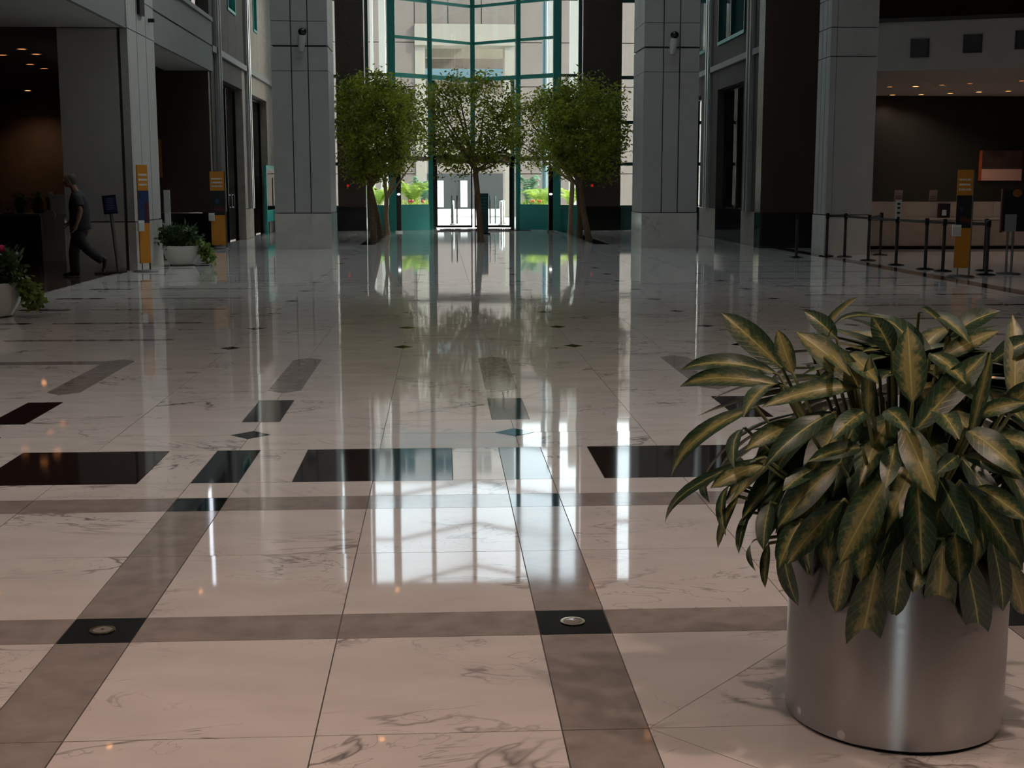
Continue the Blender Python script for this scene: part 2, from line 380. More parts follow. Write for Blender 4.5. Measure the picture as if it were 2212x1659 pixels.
# darker bank floors outside the marble field
MB().box(-16, XMIN, -9, 48, -0.02, 0.0).build('granite_border', 'bank_floor', floor)
MB().box(XMAX, 9.0, -9, 48, -0.02, 0.0).build('granite_border', 'bank_floor', floor)
MB().box(9.0, 20, -9, 48, -0.02, 0.0).build('granite_border', 'marble_far', floor)
for k in (-1, 0, -2, 2):
    c = C0+CS*k
    d = thing('floor_light', (c, 4.68, 0.0), 'x', 'floor light', 'brass floor lights set in black tiles')
    d['label'] = {-1: 'round brass floor light in the black tile left of centre', 0: 'round brass floor light in the black tile nearest the steel planter',
                  1: 'round brass floor light in the black tile behind the steel planter', -2: 'round brass floor light beyond the left edge of view', 2: 'round brass floor light right of the steel planter'}[k]
    if k in (-2, 2):
        bpy.data.objects.remove(d); continue
    MB().lathe((c, 4.68, 0), [(0.034, 0.0005), (0.045, 0.0005), (0.046, 0.004), (0.035, 0.0045), (0.034, 0.0005)], 28).build('ring', 'brass', d, smooth=True)
    MB().lathe((c, 4.68, 0), [(0.0345, 0.0004), (0.0345, 0.003), (0.02, 0.0035), (0.0001, 0.0037)], 28).build('lens', 'lens_glass', d, smooth=True)
    MB().lathe((c, 4.68, 0), [(0.006, 0.003), (0.006, 0.0055), (0.0001, 0.0055)], 12).build('screw', 'brass', d, smooth=True)

# ------------------------------------------------------------------ shell
ceil = box('ceiling', -16, 20, -9, 20.0, 4.54, 5.84, 'plaster'); struct(ceil, 'low plaster ceiling with warm downlights over the near floor', 'ceiling')
wb = MB().box(-16, -2.75, -9.3, -9, 0, 6).box(-1.05, 20, -9.3, -9, 0, 6).box(-2.75, -1.05, -9.3, -9, 3.4, 6).build('wall_front', 'plaster'); struct(wb, 'plain wall behind the viewer', 'wall')
fd = thing('door_3', (-1.9, -9.15, 0), 'glazed street door in the wall behind the viewer', 'door', kind='structure')
for x in (-2.75, -1.95, -1.15): box('stile', x, x+0.1, -9.2, -9.1, 0, 3.4, 'black_frame', fd)
for x in (-2.65, -1.85): box('pane', x, x+0.7, -9.16, -9.15, 0.1, 3.3, 'clear_glass', fd)
w1 = box('wall_left_far', -16.3, -16, -9, 48, 0, 21, 'plaster'); struct(w1, 'outer left wall of the bank hall', 'wall')
w2 = box('wall_right_far', 20, 20.3, -9, 48, 0, 21, 'plaster'); struct(w2, 'outer right wall of the bank hall', 'wall')
w3 = box('wall_front_upper', -16, 20, 19.4, 19.7, 5.84, ROOF_Z, 'upper_plaster'); struct(w3, 'plain upper wall above the low ceiling', 'wall')
# roof with glazed opening
sx0, sx1, sy0, sy1 = SKYLIGHT
roof = MB().box(-16.3, sx0, 19.4, 49, ROOF_Z, ROOF_Z+0.4).box(sx1, 20.3, 19.4, 49, ROOF_Z, ROOF_Z+0.4).box(sx0, sx1, 19.4, sy0, ROOF_Z, ROOF_Z+0.4).box(sx0, sx1, sy1, 53, ROOF_Z, ROOF_Z+0.4).build('ceiling_upper', 'upper_plaster')
struct(roof, 'high hall roof around the glazed skylight', 'ceiling')
skl = thing('window_6', ((sx0+sx1)/2, (sy0+sy1)/2, ROOF_Z), 'glazed skylight in the high hall roof', 'window', kind='structure')
nx, ny = 5, 10
for i in range(nx+1): x = sx0+(sx1-sx0)*i/nx; box('glazing_bar', x-0.05, x+0.05, sy0, sy1, ROOF_Z+0.25, ROOF_Z+0.45, 'teal', skl)
for j in range(ny+1): y = sy0+(sy1-sy0)*j/ny; box('glazing_bar', sx0, sx1, y-0.04, y+0.04, ROOF_Z+0.27, ROOF_Z+0.43, 'teal', skl)
for i in range(nx):
    for j in range(ny):
        box('pane', sx0+(sx1-sx0)*i/nx+0.05, sx0+(sx1-sx0)*(i+1)/nx-0.05, sy0+(sy1-sy0)*j/ny+0.04, sy0+(sy1-sy0)*(j+1)/ny-0.04, ROOF_Z+0.34, ROOF_Z+0.352, 'clear_glass', skl)

# ---- left: mezzanine edge, pilaster, granite wall
ML = box('ceiling_left', -16, XL, 20.0, 25.66, 4.54, 5.84, 'plaster'); struct(ML, 'pale soffit of the left mezzanine', 'ceiling')
MD = box('ceiling_left_bank', -16, XL-1.24, 25.7, 43.6, 4.54, 5.84, 'dark_ceiling'); struct(MD, 'dark bank ceiling with small downlights on the left', 'ceiling')
ME = box('ceiling_left_edge', XL-1.1, XL-0.02, 28.12, 34.98, 4.54, 5.84, 'plaster'); struct(ME, 'pale soffit strip along the left mezzanine edge', 'ceiling')
fl = thing('trim_1', (XL, 31.7, 4.54), 'pale two-course fascia of the left mezzanine between pilasters', 'fascia', kind='structure')
for z0, z1 in ((4.535, 5.165), (5.205, 5.80)): box('panel', XL-0.02, XL+0.06, 28.1, 35.3, z0, z1, 'fascia', fl)
box('groove', XL-0.02, XL+0.035, 28.1, 35.3, 5.165, 5.205, 'pillar_joint', fl)
box('cap', XL-0.1, XL+0.10, 28.1, 35.3, 5.80, 5.90, 'trim_light', fl)
fl2 = thing('trim_2', (XL, 22.8, 4.54), 'pale fascia of the left mezzanine nearest the viewer', 'fascia', kind='structure')
for z0, z1 in ((4.535, 5.165), (5.205, 5.80)): box('panel', XL-0.02, XL+0.06, 20.0, 25.7, z0, z1, 'fascia', fl2)
box('groove', XL-0.02, XL+0.035, 20.0, 25.7, 5.165, 5.205, 'pillar_joint', fl2)
# upper left gallery glazing
ug = thing('window_4', (XL-0.5, 31.0, 5.9), 'dark teal-framed gallery glazing above the left fascia', 'window', kind='structure')
for j in range(9):
    y = 20+15.3*j/8; box('mullion', XL-0.56, XL-0.44, y-0.05, y+0.05, 5.84, ROOF_Z, 'teal', ug)
for z in (6.15, 8.3, 10.6, 13.0, 16.0): box('transom', XL-0.55, XL-0.45, 20, 35.3, z-0.05, z+0.05, 'teal', ug)
for j in range(8):
    y0 = 20+15.3*j/8; box('pane', XL-0.52, XL-0.50, y0+0.05, y0+15.3/8-0.05, 5.84, ROOF_Z, 'teal_glass', ug)
# pilaster
def pilaster(nm, label, x0, x1, y0, y1, ztop, corner_right):
    t = thing(nm, ((x0+x1)/2, (y0+y1)/2, 0), label, 'pilaster')
    box('core', x0+0.04, x1-0.04, y0+0.04, y1-0.04, 0, ztop, 'pillar_joint', t)
    mx0, mx1 = (x0, x1-0.20) if corner_right else (x0+0.15, x1)
    cx0, cx1 = (x1-0.14, x1) if corner_right else (x0, x0+0.14)
    rows = [0.93, 4.54, 5.19, 5.84, 9.4, 13.0, 17.0, ztop]
    for z0, z1 in zip(rows[:-1], rows[1:]):
        box('panel', mx0, mx1, y0, y0+0.06, z0+0.01, z1-0.01, 'pillar_panel', t)
        box('panel', cx0, cx1, y0, y0+0.10, z0+0.01, z1-0.01, 'pillar_panel', t)
        d = (y1-y0)/3; xs = (x1-0.06, x1) if corner_right else (x0, x0+0.06)
        for i in range(3): box('panel', *xs, y0+d*i+(0.11 if i == 0 else 0.02), y0+d*(i+1)-0.02, z0+0.01, z1-0.01, 'pillar_panel', t)
        xo = (x0, x0+0.06) if corner_right else (x1-0.06, x1)
        box('panel', *xo, y0+0.07, y1, z0+0.01, z1-0.01, 'pillar_panel', t)
    box('plinth', mx0-0.015, mx1, y0-0.015, y1+0.0, 0, 0.92, 'marble_base', t)
    box('plinth', cx0 if corner_right else cx0-0.015, cx1+0.015 if corner_right else cx1, y0-0.015, y1, 0, 0.92, 'marble_base', t)
    return t
pl = pilaster('stone_pilaster', 'pale panelled pilaster behind the walking man at the left mezzanine', -7.12, XL+0.08, 25.7, 28.1, 9.4, True)
for y, z in ((26.2, 5.35), (27.6, 4.9)):
    MB().tube([(XL+0.08, y, z), (XL+0.2, y, z)], 0.04, 8).build('bracket', 'black_frame', pl)
MB().box(XL+0.08, XL+0.14, 26.6, 27.0, 4.9, 6.6).build('loudspeaker', 'black_frame', pl)
# granite wall closing the bay
def granite_wall(nm, label, x0, x1, y0, y1, z1):
    t = thing(nm, ((x0+x1)/2, (y0+y1)/2, 0), label, 'wall', kind='structure')
    box('granite_slab', x0, x1, y0, y1, 0.92, z1, 'granite_brown', t); box('granite_base', x0-0.01, x1+0.01, y0-0.012, y1, 0, 0.91, 'granite_black', t)
    return t
granite_wall('wall_left_granite', 'dark granite wall with black base behind the white bowl planter', -7.75, XL-0.02, 35.0, 35.5, 4.54)
bkl = box('wall_left_bank', -16, -9.05, 43.6, 43.9, 0, 5.84, 'bank_wall'); struct(bkl, 'warm brown back wall of the left bank', 'wall')

# ---- side walls near the glass bay
def trim_pair(nm, label, X, y, z0, z1, s):
    t = thing(nm, (X, y, z0), label, 'trim', kind='structure')
    box('backing', min(X, X+s*0.08), max(X, X+s*0.08), y-0.28, y+0.28, z0, z1, 'trim_light', t)
    for dy in (-0.16, 0.16):
        MB().tube([(X+s*0.10, y+dy, z0), (X+s*0.10, y+dy, z1)], 0.035, 8).build('metal_rod', 'trim_metal', t, smooth=True)
    box('groove', min(X, X+s*0.09), max(X, X+s*0.09), y-0.09, y+0.09, z0, z1, 'pillar_joint', t)
    return t
def wall_panels(t, X, s, th, pieces, mat):
    for (y0, y1, z0, z1, m_) in pieces:
        box('panel', min(X, X-s*th), max(X, X-s*th), y0+0.006, y1-0.006, z0+0.006, z1-0.006, m_ or mat, t)
wl_ = thing('wall_left', (XL, 41.5, 0), 'stone panelled wall with tall openings on the left before the glass bay', 'wall', kind='structure')
pcs = [(35.3, 37.2, 0.92, 5.06, None), (35.3, 37.2, 0, 0.92, 'granite_black'), (37.2, 40.8, 4.47, 5.06, None), (40.8, 42.55, 0.92, 5.06, None), (40.8, 42.55, 0, 0.92, 'stone_wall'),
       (42.55, 46.4, 4.47, 5.06, None), (46.4, 48.4, 0.92, 5.06, None), (46.4, 48.4, 0, 0.92, 'stone_wall'),
       (35.3, 38.4, 5.22, 8.6, None), (38.4, 39.8, 5.22, 6.5, None), (39.8, 41.7, 5.22, 8.6, None), (41.7, 43.6, 5.22, 8.6, None), (43.6, 44.4, 5.22, 6.5, None), (44.4, 48.4, 5.22, 8.6, None),
       (35.3, 42.0, 8.6, 13.0, None), (42.0, 48.4, 8.6, 13.0, None), (35.3, 42.0, 13.0, ROOF_Z, None), (42.0, 48.4, 13.0, ROOF_Z, None)]
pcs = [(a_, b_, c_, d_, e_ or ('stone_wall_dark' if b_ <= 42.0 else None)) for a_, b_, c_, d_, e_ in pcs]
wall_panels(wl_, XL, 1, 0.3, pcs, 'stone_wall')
box('core', XL-0.34, XL-0.29, 35.3, 37.2, 0, ROOF_Z, 'pillar_joint', wl_)
trb = box('trim_3', XL-0.02, XL+0.08, 35.3, 48.2, 5.06, 5.22, 'trim_light'); struct(trb, 'pale horizontal band along the left stone wall', 'trim')
trim_pair('trim_4', 'paired metal rods on pale strip beside the left granite wall', XL, 36.2, 0.92, 9, 1)
trim_pair('trim_5', 'paired metal rods on pale strip between the two left openings', XL, 41.7, 0.92, 9, 1)
def shopfront(nm, label, X, s, y0, y1, z0, z1, split, dark='dark_glass'):
    t = thing(nm, (X, (y0+y1)/2, z0), label, 'window', kind='structure')
    xi = X-s*0.22
    for a_, b_ in ((y0, y0+0.06), (y1-0.06, y1)): box('frame', min(xi, xi-s*0.1), max(xi, xi-s*0.1), a_, b_, z0, z1, 'black_frame', t)
    box('frame', min(xi, xi-s*0.1), max(xi, xi-s*0.1), y0, y1, z1-0.08, z1, 'black_frame', t)
    n = split
    for i in range(n):
        a_ = y0+0.06+(y1-y0-0.12)*i/n; b_ = y0+0.06+(y1-y0-0.12)*(i+1)/n
        box('pane', min(xi-s*0.04, xi-s*0.05), max(xi-s*0.04, xi-s*0.05), a_+0.02, b_-0.02, z0+0.03, z1-0.08, dark, t)
        if i: box('frame', min(xi, xi-s*0.1), max(xi, xi-s*0.1), a_-0.03, a_+0.03, z0, z1, 'black_frame', t)
    return t
shopfront('window_2', 'tall dark shopfront glass in the left wall beside the yellow banner', XL, 1, 37.2, 40.8, 0, 4.47, 2)
for yy in (38.75, 39.25):
    MB().tube([(XL-0.16, yy, 1.0), (XL-0.10, yy, 1.0), (XL-0.10, yy, 1.35), (XL-0.16, yy, 1.35)], 0.018, 6).build('handle', 'chrome', bpy.data.objects['window_2'])
shopfront('window_3', 'tall opening in the left wall nearest the glass bay', XL, 1, 42.55, 46.4, 0, 4.46, 2, 'clear_glass')
# rooms behind the left openings
rm = box('wall_left_shop', XL-3.1, XL-2.9, 35.5, 48.4, 0, 5.0, 'stone_wall'); struct(rm, 'dim back wall of the shops behind the left openings', 'wall')
rm2 = box('ceiling_left_shop', XL-2.9, XL-0.3, 35.5, 48.4, 4.55, 5.0, 'plaster'); struct(rm2, 'shop ceiling behind the left openings', 'ceiling')
for (y0, y1, nm, lb) in ((38.4, 39.8, 'window_7', 'small teal-framed upper window over the left shopfront'), (43.6, 44.4, 'window_8', 'narrow teal-framed upper window near the glass bay')):
    t = thing(nm, (XL, (y0+y1)/2, 6.5), lb, 'window', kind='structure')
    box('sill', XL-0.12, XL+0.03, y0, y1, 6.5, 6.58, 'teal', t)
    for y in (y0, y1-0.06): box('jamb', XL-0.12, XL+0.03, y, y+0.06, 6.58, 8.6, 'teal', t)
    box('pane', XL-0.10, XL-0.08, y0+0.06, y1-0.06, 6.58, 8.6, 'teal_glass', t)
# teal door leaf by the left end
td = thing('door_2', (XL+0.1, 46.3, 0), 'teal glazed door standing open at the far end of the left wall', 'door', kind='structure')
for y in (44.75, 47.6): box('stile', XL+0.06, XL+0.14, y, y+0.14, 0.0, 2.30, 'teal', td)
for z0, z1 in ((0.42, 0.80), (2.16, 2.30)): box('rail', XL+0.06, XL+0.14, 44.89, 47.6, z0, z1, 'teal', td)
box('pane', XL+0.09, XL+0.10, 44.89, 47.6, 0.80, 2.16, 'clear_glass', td)
MB().tube([(XL+0.18, 47.3, 0.9), (XL+0.18, 47.3, 1.9)], 0.02, 8).build('handle', 'chrome', td)

wr_ = thing('wall_right', (XR, 41, 0), 'stone panelled wall with dark windows on the right behind the pillar', 'wall', kind='structure')
pcs = [(34.6, 36.9, 0.92, 5.06, None), (34.6, 36.9, 0, 0.92, 'stone_wall'), (36.9, 40.4, 4.48, 5.06, None), (36.9, 40.4, 0, 0.95, 'granite_black'), (40.4, 42.9, 0.92, 5.06, None), (40.4, 42.9, 0, 0.92, 'stone_wall'),
       (42.9, 46.5, 4.48, 5.06, None), (42.9, 46.5, 0, 0.92, 'granite_black'), (46.5, 48.4, 0, 5.06, None),
       (34.6, 36.9, 5.22, 8.6, None), (36.9, 40.4, 5.22, 5.78, None), (40.4, 42.2, 5.22, 8.6, None), (42.2, 46.5, 5.22, 5.78, None), (46.5, 48.4, 5.22, 8.6, None),
       (34.6, 42.0, 8.6, 13.0, None), (42.0, 48.4, 8.6, 13.0, None), (34.6, 42.0, 13.0, ROOF_Z, None), (42.0, 48.4, 13.0, ROOF_Z, None)]
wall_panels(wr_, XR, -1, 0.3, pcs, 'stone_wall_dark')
trb = box('trim_6', XR-0.08, XR+0.02, 34.6, 48.2, 5.06, 5.22, 'trim_light'); struct(trb, 'pale horizontal band along the right stone wall', 'trim')
trim_pair('trim_7', 'paired metal rods on pale strip left of the right shop window', XR, 41.55, 0.92, 9, -1)
trim_pair('trim_8', 'paired metal rods on pale strip beside the right granite wall', XR, 36.0, 0.92, 9, -1)
shopfront('window_9', 'dark shop window with a glowing yellow picture inside', XR, -1, 36.9, 40.4, 0.95, 4.48, 2)
shopfront('window_10', 'dark shop window half hidden by the right pillar', XR, -1, 42.9, 46.5, 0.92, 4.48, 2)
for (y0, y1, nm, lb) in ((36.9, 40.4, 'window_11', 'teal-framed upper window over the right shop window'), (42.2, 46.5, 'window_12', 'teal-framed upper window partly behind the right pillar')):
    t = thing(nm, (XR, (y0+y1)/2, 5.78), lb, 'window', kind='structure')
    box('sill', XR-0.05, XR+0.15, y0, y1, 5.78, 5.88, 'teal', t)
    for y in (y0, (y0+y1)/2-0.04, y1-0.08): box('jamb', XR-0.04, XR+0.15, y, y+0.08, 5.88, 8.6, 'teal_dark', t)
    box('pane', XR+0.08, XR+0.10, y0+0.08, y1-0.08, 5.88, 8.6, 'teal_glass', t)
rr = box('wall_right_shop', 9.75, 9.93, 34.9, 48.4, 0, 5.0, 'bank_wall'); struct(rr, 'dim brown back wall of the right shop', 'wall')
rr2 = box('ceiling_right_shop', XR+0.3, 9.74, 34.9, 48.4, 4.55, 5.0, 'dark_ceiling'); struct(rr2, 'dark ceiling of the right shop', 'ceiling')
granite_wall('wall_right_granite', 'tall dark granite wall with black base beside the right pilaster', 8.30, 9.95, 34.0, 34.6, ROOF_Z)

# ---- right bank: pilaster, angled fascia, back wall
pilaster('stone_pilaster', 'pale panelled pilaster left of the belt posts on the right', 8.98, 10.08, 30.5, 31.5, 12.0, False)
A, B = (10.0, 34.9), (16.5, 32.4)
fr_ = thing('trim_9', (13, 33.8, 4.54), 'pale fascia with square dark vents over the right bank counter', 'fascia', kind='structure')
MB().slab(A, B, 4.54, 5.76, 0.3).build('panel', 'plaster', fr_); MB().slab((10.0, 34.86), (16.5, 32.36), 5.76, 5.86, 0.34).build('cap', 'pillar_joint', fr_)
dirv = (Vector((*B, 0))-Vector((*A, 0))).normalized(); nrm = Vector((dirv.y, -dirv.x, 0))
def on_fascia(px, py):
    r = ray(px, py); n = nrm; a_ = Vector((*A, 0)); t_ = (a_-CAM).dot(n)/r.dot(n); return CAM+r*t_
for px in (1987, 2101, 2214):
    p = on_fascia(px, {1987: 104, 2101: 94, 2214: 86}[px])
    v = MB().obox(p+nrm*0.005, dirv, 0.21, nrm, 0.02, (0, 0, 1), 0.21).build('vent', 'granite_black', fr_)
    for s in (-1, 1):
        MB().obox(p+nrm*0.02+Vector((0, 0, s*0.22)), dirv, 0.235, nrm, 0.012, (0, 0, 1), 0.012).build('vent_frame', 'pillar_joint', v)
        MB().obox(p+nrm*0.02+dirv*(s*0.22), dirv, 0.012, nrm, 0.012, (0, 0, 1), 0.208).build('vent_frame', 'pillar_joint', v)
cb = MB().prism([(10.0, 35.2), (16.5, 32.7), (20, 32.7), (20, 43.6), (10.0, 43.6)], 4.54, 5.76).build('ceiling_right_bank', 'plaster'); struct(cb, 'plaster bank ceiling with warm downlights on the right', 'ceiling')
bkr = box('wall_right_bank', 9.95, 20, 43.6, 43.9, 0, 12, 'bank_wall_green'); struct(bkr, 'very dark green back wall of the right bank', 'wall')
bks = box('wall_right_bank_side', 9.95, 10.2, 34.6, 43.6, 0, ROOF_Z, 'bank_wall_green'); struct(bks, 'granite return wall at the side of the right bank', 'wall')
gb = box('wall_right_gallery', 10.2, 20, 38.0, 38.3, 5.76, 12, 'bank_wall'); struct(gb, 'brown wall of the dark gallery above the right bank', 'wall')
gc = box('ceiling_right_gallery', 10.12, 20, 19.7, 43.6, 9.6, 10.2, 'dark_ceiling'); struct(gc, 'dark ceiling over the right gallery', 'ceiling')

# ------------------------------------------------------------------ free-standing pillars
def pillar(label, x0, y0):
    w, d, H = 1.42, 1.8, ROOF_Z-0.02; x1, y1 = x0+w, y0+d
    t = thing('stone_pillar', (x0+w/2, y0+d/2, 0), label, 'pillar', 'square pillars before the glass bay')
    box('core', x0+0.05, x1-0.05, y0+0.05, y1-0.05, 0, H, 'pillar_joint', t)
    rows = [0.925, 4.48, 5.09, 5.70, 9.3, 9.9, 13.5, 14.1, 17.6, H]
    cols = [0, 0.50, 0.92, w]; dcol = [0, 0.9, d]
    for z0, z1 in zip(rows[:-1], rows[1:]):
        g0 = 0.022 if abs(z0-5.09) < 0.01 else 0.006; g1 = 0.022 if abs(z1-5.09) < 0.01 else 0.006
        for i in range(3):
            r0 = 0.02 if i == 1 else 0
            box('panel', x0+cols[i]+(0.014 if i else 0), x0+cols[i+1]-(0.014 if i < 2 else 0), y0+r0, y0+0.07, z0+g0, z1-g1, 'pillar_panel', t)
        for xs in ((x0, x0+0.07), (x1-0.07, x1)):
            for j in range(2): box('panel', *xs, y0+dcol[j]+(0.071 if j == 0 else 0.005), y0+dcol[j+1]-0.005, z0+g0, z1-g1, 'pillar_panel', t)
        box('panel', x0+0.071, x1-0.071, y1-0.07, y1, z0+g0, z1-g1, 'pillar_panel', t)
    box('plinth', x0-0.012, x1+0.012, y0-0.012, y1+0.012, 0, 0.91, 'marble_base', t)
    return t
pillar('pale square pillar with camera, left of the trees', -4.20, 34.2)
pillar('pale square pillar with camera, right of the trees', 5.23, 34.1)
def security_camera(label, X, Y, z):
    t = thing('security_camera', (X, Y, z), label, 'camera', 'security cameras on the pillars')
    MB().box(X-0.03, X+0.03, Y-0.03, Y, z-0.30, z+0.06).build('bracket', 'plaster', t)
    MB().tube([(X+0.02, Y-0.16, z+0.02), (X+0.0, Y-0.14, z-0.12), (X-0.02, Y-0.10, z-0.30), (X-0.02, Y-0.08, z-0.36)], [0.095, 0.10, 0.075, 0.05], 14).build('housing', 'cam_white', t, smooth=True)
    MB().ball((X+0.02, Y-0.17, z+0.10), 0.105, 14, 9, 1.05, 1.0, 0.85).build('dome', 'black_frame', t, smooth=True)
    MB().tube([(X, Y-0.02, z-0.2), (X, Y-0.12, z-0.2)], 0.03, 8).build('arm', 'cam_white', t)
security_camera('white security camera with black dome on the left pillar', atY(653, 88, 34.2).x, 34.2, 5.32)
security_camera('white security camera with black dome on the right pillar', atY(1453, 92, 34.1).x, 34.1, 5.28)

# ------------------------------------------------------------------ end wall: granite piers, glass bay, door
YB = 48.3
def pier(label, x0, x1):
    t = thing('granite_pier', ((x0+x1)/2, YB+0.4, 0), label, 'pier', 'granite piers beside the glass bay')
    zs = [0.86, 3.2, 5.6, 8.0, 10.4, 12.8, 15.2, 18.0, ROOF_Z-0.02]
    box('core', x0+0.03, x1-0.03, YB+0.03, YB+0.9, 0, ROOF_Z-0.02, 'granite_black', t)
    for z0, z1 in zip(zs[:-1], zs[1:]): box('granite_slab', x0, x1, YB, YB+0.94, z0+0.003, z1-0.003, 'granite_brown', t)
    box('granite_base', x0-0.015, x1+0.015, YB-0.015, YB+0.95, 0, 0.85, 'granite_black', t)
    MB().tube([(x0+0.36, YB-0.01, 1.62), (x0+0.36, YB-0.04, 1.62)], 0.05, 10).build('alarm_lamp', 'red_lamp', t)
pier('dark granite pier left of the glass bay', -3.66, -2.66)
pier('dark granite pier right of the glass bay', 5.20, 6.60)
bay = thing('window_1', (CX, YB, 0), 'tall teal-framed glass bay at the end of the hall', 'window', kind='structure')
YC = 50.7
def bay_y(x): return YB + (YC-YB)*(1-abs(x-CX)/(CX+1.68))
def vmull(x, y, w, d, mat='teal', z0=0.0, z1=ROOF_Z): box('mullion', x-w/2, x+w/2, y-d/2, y+d/2, z0, z1, mat, bay)
vmull(-1.68, YB, 0.28, 0.30); vmull(4.26, YB, 0.28, 0.30)
vmull(-0.32, bay_y(-0.32), 0.17, 0.2); vmull(2.92, bay_y(2.92), 0.17, 0.2); vmull(CX, YC, 0.17, 0.2, z0=2.6)
vmull(-2.56, YB+0.1, 0.12, 0.15, 'teal_dark'); vmull(5.10, YB+0.1, 0.12, 0.15, 'teal_dark')
XSEG = [-1.68, -0.32, CX, 2.92, 4.26]
ZT = [0.0, 0.93, 2.55, 5.55, 6.88, 8.22, 9.9, 11.6, 13.3, 15.0, 17.0, 19.0, ROOF_Z]
for z in ZT[3:-1]:
    for x0, x1 in zip(XSEG[:-1], XSEG[1:]):
        a_, b_ = Vector((x0, bay_y(x0), z)), Vector((x1, bay_y(x1), z)); d_ = (b_-a_); l_ = d_.length; d_.normalize()
        h = 0.075 if z == 5.55 else 0.05
        MB().obox((a_+b_)/2, d_, l_/2-0.05, d_.cross(Vector((0, 0, 1))), 0.07, (0, 0, 1), h).build('transom', 'teal', bay)
    if z == 5.55 or z > 8:
        for x0, x1 in ((-2.56, -1.68), (4.26, 5.10)): box('transom', x0+0.06, x1-0.1, YB+0.03, YB+0.17, z-0.05, z+0.05, 'teal_dark', bay)
for x0, x1 in zip(XSEG[:-1], XSEG[1:]):
    a_, b_ = Vector((x0, bay_y(x0), 0)), Vector((x1, bay_y(x1), 0)); d_ = (b_-a_); l_ = d_.length; d_.normalize(); n_ = d_.cross(Vector((0, 0, 1)))
    side = x0 < -1 or x1 > 4
    if side:
        MB().obox((a_+b_)/2+Vector((0, 0, 0.47)), d_, l_/2-0.04, n_, 0.06, (0, 0, 1), 0.465).build('solid_panel', 'teal', bay)
        MB().obox((a_+b_)/2+Vector((0, 0, 2.60)), d_, l_/2-0.04, n_, 0.07, (0, 0, 1), 0.08).build('transom', 'bronze', bay)
    for z0, z1 in zip(ZT[:-1], ZT[1:]):
        if z0 < 0.5: continue
        if not side and z0 < 2.4: continue
        MB().obox((a_+b_)/2+Vector((0, 0, (z0+z1)/2)), d_, l_/2-0.08, n_, 0.006, (0, 0, 1), (z1-z0)/2-0.05).build('pane', 'clear_glass', bay)
for x0, x1 in ((-2.50, -1.82), (4.40, 5.04)):
    box('solid_panel', x0, x1, YB+0.02, YB+0.14, 0, 0.92, 'teal', bay)
    for z0, z1 in ((0.93, 5.5), (5.6, 11.5), (11.7, ROOF_Z)): box('pane', x0, x1, YB+0.09, YB+0.10, z0, z1, 'clear_glass', bay)
# side lights beyond the piers
for nm, lb, x0, x1 in (('window_5', 'narrow end window between the left pier and stone wall', XL, -3.66), ('window_13', 'narrow end window between the right pier and stone wall', 6.60, XR)):
    t = thing(nm, ((x0+x1)/2, YB, 0), lb, 'window', kind='structure')
    for z in (2.4, 3.9, 5.5, 8.2, 11.0, 14.0): box('transom', x0, x1, YB+0.3, YB+0.45, z-0.06, z+0.06, 'teal_dark', t)
    box('solid_panel', x0, x1, YB+0.3, YB+0.42, 0, 0.9, 'teal_dark', t)
    box('mullion', (x0+x1)/2-0.05, (x0+x1)/2+0.05, YB+0.3, YB+0.45, 0.9, ROOF_Z, 'teal_dark', t)
    for i in range(2): box('pane', x0+(x1-x0)*i/2, x0+(x1-x0)*(i+1)/2, YB+0.36, YB+0.37, 0.9, ROOF_Z, 'clear_glass', t)
# automatic door in the middle of the bay
dr = thing('door_1', (CX, YC-0.15, 0), 'black-framed glass entrance door in the middle of the glass bay', 'door', kind='structure')
for x in (-0.20, 2.76): box('post', x-0.07, x+0.07, YC-0.55, YC-0.35, 0, 5.5, 'black_frame', dr)
box('header', -0.3, 2.86, YC-0.55, YC-0.25, 2.45, 2.72, 'bronze', dr)
box('header_cap', -0.4, 2.96, YC-0.6, YC-0.2, 2.72, 2.78, 'trim_light', dr)
for x in (0.0, 0.25, -0.02+2.4): MB().ball((x+0.1, YC-0.56, 2.62), 0.035, 8, 6).build('sensor_lamp', 'red_lamp', dr)
for x0, x1 in ((-0.13, 1.24), (1.32, 2.69)):
    lf = box('leaf', x0, x0+0.05, YC-0.46, YC-0.41, 0.05, 2.45, 'black_frame', dr)
    box('stile', x1-0.05, x1, YC-0.46, YC-0.41, 0.05, 2.45, 'black_frame', lf); box('rail', x0+0.05, x1-0.05, YC-0.46, YC-0.41, 0.05, 0.13, 'black_frame', lf)
    box('pane', x0+0.05, x1-0.05, YC-0.44, YC-0.43, 0.13, 2.45, 'clear_glass', lf)
    xm = (x0+x1)/2
    for hx in (xm-0.1, xm+0.1): MB().tube([(hx, YC-0.52, 0.2), (hx, YC-0.52, 1.25)], 0.022, 8).build('handle', 'chrome', lf, smooth=True)
mt = box('door_mat', 0.0, 3.3, YC-2.6, YC-1.0, 0.002, 0.02, 'bank_floor'); tag(mt, 'dark door mat inside the glass entrance', 'mat')
for x, lb in ((-1.42, 'black polished gate post by the left teal panel'), (3.90, 'black polished gate post by the right teal panel')):
    t = thing('gate_post', (x, 46.6, 0), lb, 'post', 'black gate posts inside the entrance')
    box('column', x-0.08, x+0.08, 46.5, 46.7, 0.06, 2.3, 'black_frame', t, bevel=0.02); box('foot', x-0.12, x+0.12, 46.45, 46.75, 0, 0.06, 'chrome', t)
    MB().ball((x, 46.49, 1.32), 0.045, 12, 8, 1.3, 0.5, 0.8).build('lamp', 'lamp_white', t)

